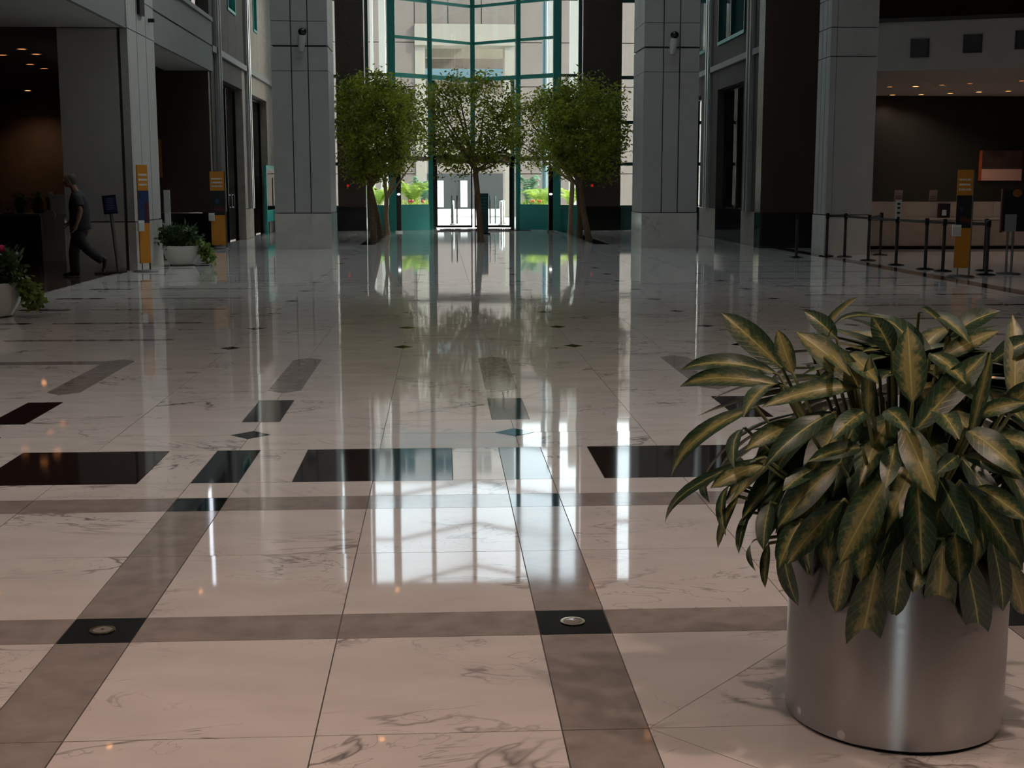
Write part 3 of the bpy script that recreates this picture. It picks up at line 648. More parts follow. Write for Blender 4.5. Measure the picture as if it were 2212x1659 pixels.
# ------------------------------------------------------------------ downlights
def downlight(x, y, z, label, group, watts=0.0, lamp='lamp_warm', r=0.04, spot=R(130), col=WARM):
    t = thing('ceiling_light', (x, y, z), label, 'ceiling light', group)
    MB().lathe((x, y, z), [(r, -0.001), (r+0.03, -0.001), (r+0.03, -0.015), (r, -0.015), (r, -0.001)], 20).build('ring', 'trim_light', t)
    MB().lathe((x, y, z), [(r*0.98, -0.006), (0.0001, -0.006)], 20).build('lamp', lamp, t)
    if watts > 0:
        ld = bpy.data.lights.new('downlight', 'SPOT'); ld.energy = watts; ld.color = col; ld.spot_size = spot; ld.spot_blend = 0.8; ld.shadow_soft_size = 0.08
        lo = bpy.data.objects.new('downlight', ld); COL.objects.link(lo); lo.parent = t; lo.location = (0, 0, -0.03)
    return t
for i in range(6):
    for j in range(4):
        downlight(-6.7+3.0*i, 2.8+5.6*j, 4.54, 'recessed warm downlight in the low ceiling over the near floor', 'downlights over the near floor', DOWNLIGHT_W[j], col=WARM if j == 0 else WARM2)
for n, (px, py, d) in enumerate(((47, 105, 0), (78, 116, 0), (5, 118, 0), (60, 195, 1), (65, 138, 0), (95, 147, 0))):
    p = atZ(px, py, 4.54)
    downlight(p.x, p.y, 4.54, ['dim downlight nearest the front in the left bank ceiling', 'dim downlight right of the nearest one in the left bank ceiling', 'dim downlight at the left edge of the bank ceiling',
        'bright small downlight low over the left bank wall', 'faint downlight in the middle of the left bank ceiling', 'faint downlight beside the left pilaster'][n], 'downlights of the left bank', BANK_W if d else 5.0, 'lamp_warm' if d else 'lamp_dim', 0.10)
for n, (px, py, d) in enumerate(((1928, 204.5, 1), (1978, 186, 1), (1990, 203.5, 1), (2053, 201, 1), (2115, 198, 1), (2178, 196, 1), (1922, 187, 0), (2035, 183, 0), (2095, 180, 0), (2207, 174, 0))):
    p = atZ(px, py, 4.54); p.y = min(p.y, 43.2)
    downlight(p.x, p.y, 4.54, ('lit' if d else 'unlit dim')+' downlight over the right bank counter, number %s from the pilaster' % ['one', 'two', 'three', 'four', 'five', 'six', 'one', 'two', 'three', 'four'][n], 'downlights of the right bank', BANK_W if d else 0, 'lamp_warm' if d else 'lamp_dim', 0.10)

for i in range(4):  # added row of unseen lamps, put in to brighten the counter front
    downlight(11.9+1.4*i, 29.6, 9.6, 'added unseen warm downlight in the gallery ceiling, brightening the bank counter', 'added unseen downlights of the right gallery', 230.0, 'lamp_warm', 0.10, R(52))
# ------------------------------------------------------------------ outside
eg2 = box('ground_street', -40, 40, -60, -9.3, -0.30, -0.02, 'ext_ground'); struct(eg2, 'pale street paving behind the viewer', 'ground')
eg = box('ground', -70, 70, 50.9, 170, -0.30, -0.02, 'ext_ground'); struct(eg, 'sunlit pale paving outside the glass bay', 'ground')
YF = 70.0
bd = thing('stone_building', (CX, YF, 0), 'pinkish stone building with a cream portal outside the glass', 'building')
OX0, OX1 = -1.22, 3.97
def facade(x0, x1, z0, z1, nx, nz, mat='ext_pink'):
    for i in range(nx):
        for j in range(nz):
            box('stone_panel', x0+(x1-x0)*i/nx+0.02, x0+(x1-x0)*(i+1)/nx-0.02, YF, YF+0.4, z0+(z1-z0)*j/nz+0.02, z0+(z1-z0)*(j+1)/nz-0.02, mat, bd)
facade(-16.2, OX0, 0, 11.2, 5, 5); facade(OX1, 16.9, 0, 11.2, 4, 5); facade(OX0, OX1, 9.87, 11.2, 3, 1)
box('backing', -16.2, OX0, YF+0.4, YF+0.8, 0, 11.2, 'ext_pink', bd); box('backing', OX1, 16.9, YF+0.4, YF+0.8, 0, 11.2, 'ext_pink', bd); box('backing', OX0, OX1, YF+0.4, YF+0.8, 9.87, 11.2, 'ext_pink', bd)
box('lintel', OX0, OX1, YF-0.15, YF+1.6, 8.80, 9.87, 'ext_cream', bd)
for x0, x1 in ((OX0, OX0+0.52), (OX1-0.52, OX1)): box('jamb', x0, x1, YF-0.05, YF+2.2, 0, 8.80, 'ext_cream', bd)
box('inner_beam', OX0+0.52, OX1-0.52, YF+2.4, YF+3.0, 8.42, 8.92, 'ext_cream', bd); box('inner_beam', OX0+0.3, OX1-0.3, YF+4.4, YF+5.0, 8.05, 8.55, 'ext_pink', bd)
box('inner_beam', OX0+0.3, OX1-0.3, YF+4.4, YF+5.0, 6.7, 7.35, 'ext_pink', bd)
for x0, x1 in ((OX0-0.4, OX0+0.35), (OX1-0.35, OX1+0.4)): box('inner_jamb', x0, x1, YF+4.4, YF+5.0, 0, 8.05, 'ext_cream', bd)
box('glass_band', -8.0, 4.4, YF+0.3, YF+0.6, 11.2, 12.5, 'ext_window', bd)
ub = thing('white_building', (-2, YF+1, 12.5), 'white upper storeys with pale windows above the stone portal', 'building')
box('wall', -12, 4.0, YF+0.9, YF+8, 11.2, 14.6, 'ext_white', ub)
for i in range(7):
    for j in range(1):
        x = -10.9+2.1*i; z = 12.85+1.65*j
        w = box('window', x, x+1.1, YF+0.82, YF+0.92, z, z+1.15, 'ext_white', ub); box('pane', x+0.07, x+1.03, YF+0.80, YF+0.83, z+0.07, z+1.08, 'ext_window', w)
        box('glazing_bar', x+0.52, x+0.58, YF+0.78, YF+0.81, z+0.07, z+1.08, 'ext_white', w)
bb = thing('glass_building', (CX, 96, 0), 'distant block with blue window bands seen through the portal', 'building')
box('wall', -14, 16, 96, 104, 0, 14, 'ext_pink', bb)
for z0, z1 in ((9.2, 10.55), (11.3, 13.2)):
    for i in range(8): box('window', -6.6+2.0*i, -6.6+2.0*i+1.9, 95.9, 96.0, z0, z1, 'ext_window', bb)
box('shopfront', -4.0, 7.2, 95.8, 96.0, 0, 2.5, 'ext_dark', bb)
for x in (-1.6, -0.2, 1.5): box('door_frame', x, x+0.5, 95.72, 95.82, 0.1, 2.0, 'ext_white', bb)
cols_ = [(802.5, 800, 806), (826, 819, 833), (1192, 1185, 1199), (1239, 1231, 1248)]
for n, (c, a_, b_) in enumerate(cols_):
    x0 = atY(a_, 120, 58).x; x1 = atY(b_, 120, 58).x
    o = thing('white_column', ((x0+x1)/2, 58, 0), ['thin white column outside, farthest left', 'wide white column outside left of the bay', 'white column outside right of the bay mullion', 'white column outside next to the right pier'][n], 'column', 'white columns outside the bay')
    box('shaft', x0, x1, 57.8, 58.2, 0.25, 11.0, 'ext_white', o); box('base', x0-0.06, x1+0.06, 57.74, 58.26, 0, 0.25, 'ext_white', o)
o = thing('teal_downpipe', (atY(1177, 120, 60).x, 60, 0), 'grey-teal pipe outside beside the white column', 'pipe')
MB().tube([(atY(1177, 120, 60).x, 60, 0), (atY(1177, 120, 60).x, 60, 10.5)], 0.13, 10).build('pipe', 'ext_window', o)
for k, (x, y) in enumerate(((0.55, 56.0), (2.55, 55.0), (2.75, 57.5))):
    t = thing('bollard', (x, y, 0), ['steel bollard outside behind the left door leaf', 'steel bollard outside behind the right door leaf', 'steel bollard farther out on the right'][k], 'bollard', 'bollards outside the entrance')
    MB().lathe((x, y, 0), [(0.07, -0.02), (0.07, 0.95), (0.05, 1.0), (0.0001, 1.02)], 14).build('tube', 'chrome', t, smooth=True); MB().lathe((x, y, 0), [(0.12, -0.02), (0.12, 0.03), (0.075, 0.04)], 14).build('collar', 'trim_light', t)

# ------------------------------------------------------------------ foliage helpers
def leaf_material(name, a, b, scale=1.5, trans=0.45, rough=0.45):
    m = bpy.data.materials.new(name); m.use_nodes = True; MATS[name] = m; t = m.node_tree; N = t.nodes; L = t.links
    p = N['Principled BSDF']; p.inputs['Roughness'].default_value = rough
    g = N.new('ShaderNodeNewGeometry'); nz = N.new('ShaderNodeTexNoise'); nz.inputs['Scale'].default_value = scale; nz.inputs['Detail'].default_value = 6
    L.new(g.outputs['Position'], nz.inputs['Vector'])
    rp = N.new('ShaderNodeValToRGB'); rp.color_ramp.elements[0].position = 0.35; rp.color_ramp.elements[1].position = 0.68
    rp.color_ramp.elements[0].color = (*a, 1); rp.color_ramp.elements[1].color = (*b, 1); L.new(nz.outputs['Fac'], rp.inputs['Fac'])
    L.new(rp.outputs['Color'], p.inputs['Base Color'])
    tr = N.new('ShaderNodeBsdfTranslucent'); L.new(rp.outputs['Color'], tr.inputs['Color'])
    mx = N.new('ShaderNodeMixShader'); mx.inputs['Fac'].default_value = trans; L.new(p.outputs[0], mx.inputs[1]); L.new(tr.outputs[0], mx.inputs[2])
    L.new(mx.outputs[0], N['Material Output'].inputs['Surface']); return m
leaf_material('ficus_leaf', (0.09, 0.13, 0.009), (0.42, 0.46, 0.04), 2.6, 0.52)
leaf_material('palm_leaf', (0.20, 0.36, 0.05), (0.50, 0.62, 0.12), 2.0, 0.5)
leaf_material('blue_leaf', (0.08, 0.20, 0.12), (0.25, 0.42, 0.25), 2.0, 0.4)
leaf_material('bowl_leaf', (0.02, 0.05, 0.012), (0.07, 0.13, 0.03), 9.0, 0.25)
leaf_material('ivy_leaf', (0.10, 0.16, 0.02), (0.26, 0.34, 0.06), 9.0, 0.4)
def leaves(mb, rng, c, n, sig, ln, wd, droop=0.2):
    for _ in range(n):
        p = Vector((rng.gauss(c[0], sig), rng.gauss(c[1], sig), rng.gauss(c[2], sig)))
        a = rng.uniform(0, 2*math.pi); e = rng.uniform(-0.9, 0.7)-droop
        d = Vector((math.cos(a)*math.cos(e), math.sin(a)*math.cos(e), math.sin(e)))
        w = d.cross(Vector((rng.gauss(0, 1), rng.gauss(0, 1), rng.gauss(0, 1)))).normalized()
        l = ln*rng.uniform(0.7, 1.3); h = wd*rng.uniform(0.8, 1.2)/2
        k = len(mb.v); mb.v += [p, p+d*l*0.5+w*h, p+d*l, p+d*l*0.5-w*h]; mb.f.append((k, k+1, k+2, k+3))
def ficus(label, stems, top, crown, nclump, seed, pale=False, nleaf=46):
    """stems: list of (base xyz, fork xyz); crown: (cx,cy,cz, rx,ry,rz)"""
    rng = random.Random(seed); b0 = Vector(stems[0][0])
    t = thing('ficus_tree', (b0.x, b0.y, 0), label, 'tree', 'indoor ficus trees before the glass bay')
    bk = 'bark_pale' if pale else 'bark'; cx, cy, cz, rx, ry, rz = crown; clumps = []
    for _ in range(nclump):
        while True:
            u = [rng.uniform(-1, 1) for _ in range(3)]; q = sum(abs(v)**3 for v in u)
            if 0.12 < q < 1: break
        clumps.append(Vector((cx+u[0]*rx, cy+u[1]*ry, cz+u[2]*rz)))
    for s, (b, f) in enumerate(stems):
        b, f = Vector(b), Vector(f); mid = (b+f)/2+Vector((rng.uniform(-.04, .04), rng.uniform(-.04, .04), 0)); r0 = 0.085 if len(stems) > 1 else 0.10
        MB().tube([b-Vector((0, 0, 0.0)), b+(mid-b)*0.15, mid, f], [r0*1.15, r0, r0*0.85, r0*0.75], 10).build('trunk', bk, t, smooth=True)
        nb = 9 if len(stems) == 1 else 6
        for k in range(nb):
            tgt = clumps[rng.randrange(len(clumps))].copy(); tgt.z = max(tgt.z, f.z+0.4)
            m1 = f+(tgt-f)*0.4+Vector((0, 0, -0.10+rng.uniform(0, .2)))
            MB().tube([f-Vector((0, 0, 0.02)), m1, tgt], [r0*0.5, r0*0.3, 0.012], 6).build('branch', bk, t, smooth=True)
    mb = MB()
    for c in clumps: leaves(mb, rng, c, nleaf, 0.15, 0.12, 0.055)
    tag(mb.build('foliage', 'ficus_leaf', t), kind='stuff')
    return t
ficus('dense ficus tree with crossing trunk nearest the left pillar', [((-1.91, 38.44, 0), (-2.02, 38.5, 1.75))], 0, (-1.93, 38.5, 3.30, 1.02, 1.0, 1.45), 210, 1)
ficus('ficus tree second in the left row, trunk leaning left', [((-1.83, 41.5, 0), (-2.15, 41.5, 1.55))], 0, (-1.70, 41.5, 3.35, 1.1, 1.0, 1.35), 130, 2)
ficus('pale forked ficus tree at the far end of the left row', [((-1.75, 44.3, 0), (-1.76, 44.3, 1.20))], 0, (-1.45, 44.3, 3.6, 1.25, 1.0, 1.35), 60, 3, True)
ficus('open single-trunk ficus tree in the middle before the door', [((1.18, 38.2, 0), (1.03, 38.2, 2.05))], 0, (0.92, 38.3, 3.35, 1.36, 1.1, 1.30), 170, 4, False, 42)
ficus('dense ficus tree nearest the right pillar', [((4.37, 38.6, 0), (4.10, 38.6, 1.70))], 0, (4.22, 38.6, 3.25, 1.12, 1.0, 1.38), 200, 5)
ficus('ficus tree second in the right row', [((4.42, 41.8, 0), (4.36, 41.8, 1.60))], 0, (4.2, 41.7, 3.35, 1.25, 0.9, 1.30), 110, 6)
ficus('thin pale ficus tree at the far end of the right row', [((4.42, 44.7, 0), (4.48, 44.7, 1.75))], 0, (3.5, 45.2, 3.5, 1.25, 0.8, 1.30), 75, 8, True)
def palm(label, x, y, z, h, spread, n, seed, mat):
    rng = random.Random(seed); t = thing('fern_palm', (x, y, -0.02), label, 'plant', 'leafy plants outside the glass bay')
    MB().tube([(x, y, -0.02), (x, y, z+0.2)], 0.06, 8).build('stem', 'bark_pale', t)
    mb = MB()
    for k in range(n):
        a = rng.uniform(0, 2*math.pi); L_ = spread*rng.uniform(0.7, 1.15); hh = h*rng.uniform(0.45, 1.0)
        pts = [Vector((x+math.cos(a)*L_*s, y+math.sin(a)*L_*s, z+hh*(1.6*s-0.75*s*s*1.4))) for s in [i/9 for i in range(10)]]
        for i in range(1, 10):
            d = (pts[i]-pts[i-1]).normalized(); sd = d.cross(Vector((0, 0, 1))).normalized(); ll = 0.26*math.sin(math.pi*(0.15+0.8*i/10))*spread/0.7
            for s in (-1, 1):
                for f_ in (0, 0.5):
                    p0 = pts[i-1]+(pts[i]-pts[i-1])*f_; tip = p0+sd*s*ll+d*ll*0.6-Vector((0, 0, ll*0.35)); w = d*0.028
                    q = len(mb.v); mb.v += [p0-w, p0+w, tip]; mb.f.append((q, q+1, q+2))
    tag(mb.build('fronds', mat, t), kind='stuff')
palm('yellow-green fern outside behind the left teal panel', atY(892, 430, 53.5).x, 53.5, 0.8, 1.7, 0.75, 26, 21, 'palm_leaf')
palm('yellow-green fern outside at the far left of the bay', atY(818, 430, 55).x, 55.0, 0.8, 1.4, 0.7, 20, 22, 'palm_leaf')
palm('yellow-green fern outside behind the right teal panel', atY(1172, 430, 53.5).x, 53.5, 0.8, 1.3, 0.85, 26, 23, 'palm_leaf')
palm('yellow-green fern outside at the far right of the bay', atY(1232, 430, 55).x, 55.0, 0.8, 1.2, 0.6, 18, 24, 'palm_leaf')
palm('tall blue-green plant outside left of the door', atY(915, 430, 56.5).x, 56.5, 0.9, 1.9, 0.6, 22, 25, 'blue_leaf')
palm('tall blue-green plant outside right of the door', atY(1140, 430, 56.5).x, 56.5, 0.9, 2.0, 0.6, 24, 26, 'blue_leaf')
for n, (a_, b_) in enumerate(((868, 928), (1125, 1184))):
    x0, x1 = atY(a_, 440, 52.3).x, atY(b_, 440, 52.3).x; rng = random.Random(31+n)
    t = thing('flower_trough', ((x0+x1)/2, 52.3, -0.02), 'planted trough outside the %s teal panel' % ('left', 'right')[n], 'planter', 'flower troughs outside the bay')
    box('trough', x0, x1, 52.1, 52.5, -0.02, 0.78, 'ext_pink', t)
    mb = MB()
    for i in range(14): leaves(mb, rng, (x0+(x1-x0)*(i+.5)/14, 52.3, 0.90), 26, 0.07, 0.10, 0.05, -0.5)
    tag(mb.build('hedge', 'palm_leaf', t), kind='stuff')
    for i in range(4):
        MB().ball((rng.uniform(x0+.1, x1-.1), 52.15, 1.02), 0.06, 8, 6).build('flower', 'flower_red' if n == 0 else 'flower_orange', t)

# ------------------------------------------------------------------ steel planter with variegated plant
PX, PY, PR, PH = 1.375, 3.785, 0.322, 0.56
def steel_material():
    m, t, b = new_mat('brushed_steel'); N = t.nodes; L = t.links
    b.inputs['Metallic'].default_value = 1.0; b.inputs['Base Color'].default_value = (0.50, 0.50, 0.51, 1)
    b.inputs['Roughness'].default_value = 0.34; b.inputs['Anisotropic'].default_value = 0.75; b.inputs['Anisotropic Rotation'].default_value = 0.25
    tg = N.new('ShaderNodeTangent'); tg.direction_type = 'RADIAL'; tg.axis = 'Z'; L.new(tg.outputs[0], b.inputs['Tangent'])
    g = N.new('ShaderNodeNewGeometry'); mp = N.new('ShaderNodeMapping'); mp.inputs['Scale'].default_value = (3, 3, 220)
    L.new(g.outputs['Position'], mp.inputs['Vector']); nz = N.new('ShaderNodeTexNoise'); nz.inputs['Scale'].default_value = 1.0; L.new(mp.outputs[0], nz.inputs['Vector'])
    mr = N.new('ShaderNodeMapRange'); mr.inputs['To Min'].default_value = 0.27; mr.inputs['To Max'].default_value = 0.42; L.new(nz.outputs['Fac'], mr.inputs['Value']); L.new(mr.outputs[0], b.inputs['Roughness'])
steel_material()
pt = thing('steel_planter', (PX, PY, 0), 'brushed steel drum planter standing on the marble in the foreground', 'planter')
MB().lathe((PX, PY, 0), [(PR-0.02, 0.0), (PR, 0.012), (PR, PH-0.01), (PR-0.006, PH), (PR-0.02, PH), (PR-0.025, PH-0.02), (PR-0.025, PH-0.10)], 72).build('drum', 'brushed_steel', pt, smooth=True)
MB().lathe((PX, PY, 0), [(PR-0.026, PH-0.07), (0.15, PH-0.055), (0.0001, PH-0.05)], 36).build('soil', 'soil', pt, smooth=True)
for px, py, r_ in ((1727, 1535, 0.011), (1817, 1587, 0.013)):
    d = ray(px, py); o_ = CAM-Vector((PX, PY, 0)); A_ = d.x*d.x+d.y*d.y; B_ = o_.x*d.x+o_.y*d.y; C_ = o_.x*o_.x+o_.y*o_.y-PR*PR; q = CAM+d*((-B_-math.sqrt(B_*B_-A_*C_))/A_)
    nr = Vector((q.x-PX, q.y-PY, 0)).normalized(); MB().tube([q-nr*0.002, q+nr*0.0008], r_, 14).build('stain', 'smudge', pt)
def variegated():
    m, t, b = new_mat('variegated_leaf'); N = t.nodes; L = t.links
    uv = N.new('ShaderNodeUVMap'); sp = N.new('ShaderNodeSeparateXYZ'); L.new(uv.outputs[0], sp.inputs[0])
    oi = N.new('ShaderNodeObjectInfo'); tc = N.new('ShaderNodeVectorMath'); tc.operation = 'SCALE'; tc.inputs[0].default_value = (7, 13, 29); L.new(oi.outputs['Random'], tc.inputs['Scale'])
    mp = N.new('ShaderNodeMapping'); mp.inputs['Scale'].default_value = (2.2, 5.0, 1); L.new(uv.outputs[0], mp.inputs['Vector'])
    ad = N.new('ShaderNodeVectorMath'); ad.operation = 'ADD'; L.new(mp.outputs[0], ad.inputs[0]); L.new(tc.outputs[0], ad.inputs[1])
    nz = N.new('ShaderNodeTexNoise'); nz.inputs['Scale'].default_value = 2.0; nz.inputs['Detail'].default_value = 6; nz.inputs['Roughness'].default_value = 0.7; L.new(ad.outputs[0], nz.inputs['Vector'])
    def math_(op, a, bb=None):
        n = N.new('ShaderNodeMath'); n.operation = op
        for i, v in enumerate((a, bb)):
            if v is None: continue
            if isinstance(v, (int, float)): n.inputs[i].default_value = v
            else: L.new(v, n.inputs[i])
        return n.outputs[0]
    u = math_('ABSOLUTE', math_('MULTIPLY', math_('SUBTRACT', sp.outputs['X'], 0.5), 2.0)); v = sp.outputs['Y']
    k = math_('ADD', u, math_('MULTIPLY', math_('SUBTRACT', nz.outputs['Fac'], 0.5), 1.9))
    k = math_('ADD', k, math_('MULTIPLY', math_('SUBTRACT', oi.outputs['Random'], 0.42), 0.7))
    rp = N.new('ShaderNodeValToRGB'); e = rp.color_ramp.elements; e[0].position = 0.10; e[0].color = (0.25, 0.22, 0.08, 1); e[1].position = 0.92; e[1].color = (0.014, 0.042, 0.020, 1)
    x = e.new(0.36); x.color = (0.115, 0.125, 0.042, 1); x = e.new(0.50); x.color = (0.032, 0.075, 0.028, 1)
    L.new(k, rp.inputs['Fac'])
    mr = N.new('ShaderNodeMapRange'); mr.inputs['From Min'].default_value = 0.02; mr.inputs['From Max'].default_value = 0.075; mr.inputs['To Min'].default_value = 1; mr.inputs['To Max'].default_value = 0; L.new(u, mr.inputs['Value'])
    # side veins
    wv = math_('FRACT', math_('ADD', math_('MULTIPLY', v, 11.0), math_('MULTIPLY', u, -2.2)))
    vv = N.new('ShaderNodeMapRange'); vv.inputs['From Min'].default_value = 0.0; vv.inputs['From Max'].default_value = 0.16; vv.inputs['To Min'].default_value = 0.25; vv.inputs['To Max'].default_value = 0.0; L.new(wv, vv.inputs['Value'])
    fm = math_('MAXIMUM', mr.outputs[0], vv.outputs[0])
    mx = N.new('ShaderNodeMix'); mx.data_type = 'RGBA'; L.new(fm, mx.inputs['Factor']); L.new(rp.outputs['Color'], mx.inputs['A']); mx.inputs['B'].default_value = (0.42, 0.42, 0.14, 1)
    ge = N.new('ShaderNodeNewGeometry'); m2 = N.new('ShaderNodeMix'); m2.data_type = 'RGBA'; L.new(math_('MULTIPLY', ge.outputs['Backfacing'], 0.7), m2.inputs['Factor']); L.new(mx.outputs['Result'], m2.inputs['A']); m2.inputs['B'].default_value = (0.045, 0.075, 0.02, 1)
    L.new(m2.outputs['Result'], b.inputs['Base Color']); b.inputs['Roughness'].default_value = 0.38
    bp = N.new('ShaderNodeBump'); bp.inputs['Strength'].default_value = 0.25; bp.inputs['Distance'].default_value = 0.004; L.new(vv.outputs[0], bp.inputs['Height']); L.new(bp.outputs['Normal'], b.inputs['Normal'])
variegated()
plant = thing('variegated_plant', (PX, PY, PH-0.06), 'bushy plant with long green and tan variegated leaves in the steel planter', 'plant')
EC = Vector((1.40, 3.80, 0.80)); ER = Vector((0.66, 0.52, 0.47))
def on_crown(px, py, k):
    d = ray(px, py); o = CAM-EC; S = Vector((1/(ER.x*k), 1/(ER.y*k), 1/(ER.z*k)))
    o2 = Vector((o.x*S.x, o.y*S.y, o.z*S.z)); d2 = Vector((d.x*S.x, d.y*S.y, d.z*S.z))
    A_, B_, C_ = d2.dot(d2), o2.dot(d2), o2.dot(o2)-1; disc = B_*B_-A_*C_
    t = (-B_-math.sqrt(disc))/A_ if disc > 0 else -B_/A_
    return CAM+d*t
def leaf(P0, P3, width, sag, nhint, stem_from=None):
    P0, P3 = Vector(P0), Vector(P3); ax = P3-P0; Ln = ax.length; axn = ax.normalized()
    n = (nhint-axn*nhint.dot(axn)).normalized(); P1 = P0+ax*0.4+n*Ln*sag; P2 = P0+ax*0.75+n*Ln*sag*0.7
    nv, nu = 11, 6; vs_, fs, uvs = [], [], []
    def bez(s): return P0*(1-s)**3+P1*3*s*(1-s)**2+P2*3*s*s*(1-s)+P3*s**3
    for i in range(nv):
        s = i/(nv-1); p = bez(s); tg = (bez(min(s+.02, 1))-bez(max(s-.02, 0))).normalized(); sd = tg.cross(n).normalized(); nn = sd.cross(tg)
        w = width/2*(math.sin(math.pi*min(1, s**0.80))**0.78 if 0 < s < 1 else 0.02)
        if s > 0.86: w *= (1-s)/0.14*0.75+0.25 if s < 1 else 0.05
        wav = 0.05*math.sin(9*s+Ln*40)
        for j in range(nu+1):
            u = -1+2*j/nu; vs_.append(p+sd*w*u+nn*(abs(u)**1.4*w*0.20+wav*w*u)); uvs.append((j/nu, s))
    for i in range(nv-1):
        for j in range(nu): a_ = i*(nu+1)+j; fs.append((a_, a_+1, a_+nu+2, a_+nu+1))
    nb = len(fs)
    if stem_from is not None:
        mb = MB(); q = Vector(stem_from); mid = (q+P0)/2+Vector((0, 0, 0.04)); mb.tube([q, mid, P0, P0+(P1-P0)*0.12], [0.0075, 0.006, 0.005, 0.003], 6, cap=False)
        k = len(vs_); vs_ += mb.v; fs += [tuple(k+x for x in f) for f in mb.f]; uvs += [(0.5, 0.0)]*len(mb.v)
    off = wl(plant); me = bpy.data.meshes.new('leaf'); me.from_pydata([tuple(v-off) for v in vs_], [], fs)
    me.materials.append(MATS['variegated_leaf']); me.materials.append(MATS['petiole'])
    ul = me.uv_layers.new(name='UVMap')
    for l in me.loops: ul.data[l.index].uv = uvs[l.vertex_index]
    for p in me.polygons:
        p.use_smooth = True
        if p.index >= nb: p.material_index = 1
    o = bpy.data.objects.new('leaf', me); COL.objects.link(o); o.parent = plant
SEEN = [(440,260,262,98,78,.10),(495,285,450,155,55,.05),(415,300,130,288,62,.25),(440,345,128,345,62,.22),(440,345,335,445,62,.2),(690,352,408,412,64,.16),(598,168,720,42,60,.08),(640,175,800,112,30,.3),
 (740,340,525,165,80,.10),(835,215,775,105,72,.1),(910,375,897,150,95,.06),(945,470,1160,237,88,.08),(760,432,765,245,42,.05),(1035,155,948,76,70,.05),(1050,165,1205,88,75,.15),(1020,245,1200,158,62,.12),
 (1262,385,1258,112,72,.06),(1118,490,1180,235,42,.05),(640,170,545,88,60,.1),(340,440,95,645,64,.25),(620,450,415,612,74,.2),(365,612,78,805,36,.32),(385,620,225,690,60,.15),(640,630,458,818,84,.16),
 (742,438,640,522,66,.15),(655,755,490,945,78,.16),(805,690,668,942,104,.12),(930,690,945,975,96,.12),(890,500,985,725,92,.12),(1010,675,1110,875,84,.12),(1100,700,1282,962,84,.14),(1115,505,1278,642,92,.16),
 (790,975,724,1298,112,.10),(880,900,850,1128,78,.1),(1015,905,985,1186,94,.1),(1095,950,1140,1214,92,.12),(690,925,650,1112,68,.1),(590,995,605,1138,68,.1),(468,900,515,1088,60,.1),(305,740,245,892,34,.15),
 (345,790,315,912,36,.12),(378,880,372,975,26,.2),(415,900,405,1030,36,.1),(1185,880,1222,1105,70,.1),(1060,590,1000,640,50,.1),(1145,445,1300,402,52,.25),(1108,590,1300,665,52,.2),(520,480,345,560,66,.2),
 (720,560,560,600,56,.2),(700,240,790,330,66,.1),(850,560,820,690,60,.1),(560,640,470,700,56,.15),(1000,420,1070,520,70,.1),(830,430,900,500,60,.15),(1150,700,1297,800,70,.15),(1210,520,1330,560,70,.15),
 (520,820,455,960,70,.12),(930,960,915,1050,66,.1),(760,860,735,1010,74,.1),(1060,870,1075,1020,78,.1),(1230,950,1290,1120,74,.1),(560,180,690,300,60,.1),(985,240,1090,330,66,.1),(330,500,300,620,50,.2),
 (240,660,215,740,40,.2),(280,700,270,850,40,.2),(420,760,400,900,60,.12),(1200,250,1330,180,70,.1),(1240,420,1340,330,70,.1),(950,100,1100,190,60,.1)]
rl = random.Random(5)
for (bx_, by_, tx_, ty_, w_, sg) in SEEN:
    b_ = on_crown(1400+bx_*0.626, 620+by_*0.626, 0.86); t_ = on_crown(1400+tx_*0.626, 620+ty_*0.626, 1.04)
    mid = (b_+t_)/2; out = (mid-EC).normalized(); toc = (CAM-mid).normalized()
    b_ = b_-(t_-b_)*0.12; leaf(b_, t_+(t_-b_)*0.06, w_*0.626*1.22*mid.y/FPX, sg, out*0.7+toc*0.55+Vector((0, 0, 0.35)), (PX+(b_.x-PX)*0.30, PY+(b_.y-PY)*0.30, PH-0.055))
for i in range(195):
    a = rl.uniform(0, 2*math.pi); e = rl.uniform(-0.95, 1.25)
    if i > 150: a = rl.uniform(1.05*math.pi, 1.95*math.pi); e = rl.uniform(-1.15, -0.35)
    front = math.sin(a) < 0.1
    k1 = (0.80 if e > -0.2 else 0.93) if front else 1.0
    d = Vector((math.cos(a)*math.cos(e), math.sin(a)*math.cos(e), math.sin(e)))
    t_ = EC+Vector((d.x*ER.x, d.y*ER.y, d.z*ER.z*0.94))*k1
    e0 = e+0.75; d0 = Vector((math.cos(a+rl.uniform(-.3, .3))*math.cos(e0), math.sin(a)*math.cos(e0), math.sin(e0))); b_ = EC+Vector((d0.x*ER.x, d0.y*ER.y, d0.z*ER.z))*0.52
    leaf(b_, t_, rl.uniform(0.075, 0.105), rl.uniform(.05, .2), d*0.6+Vector((0, 0, 0.8)), (PX+(b_.x-PX)*0.3, PY+(b_.y-PY)*0.3, PH-0.055))

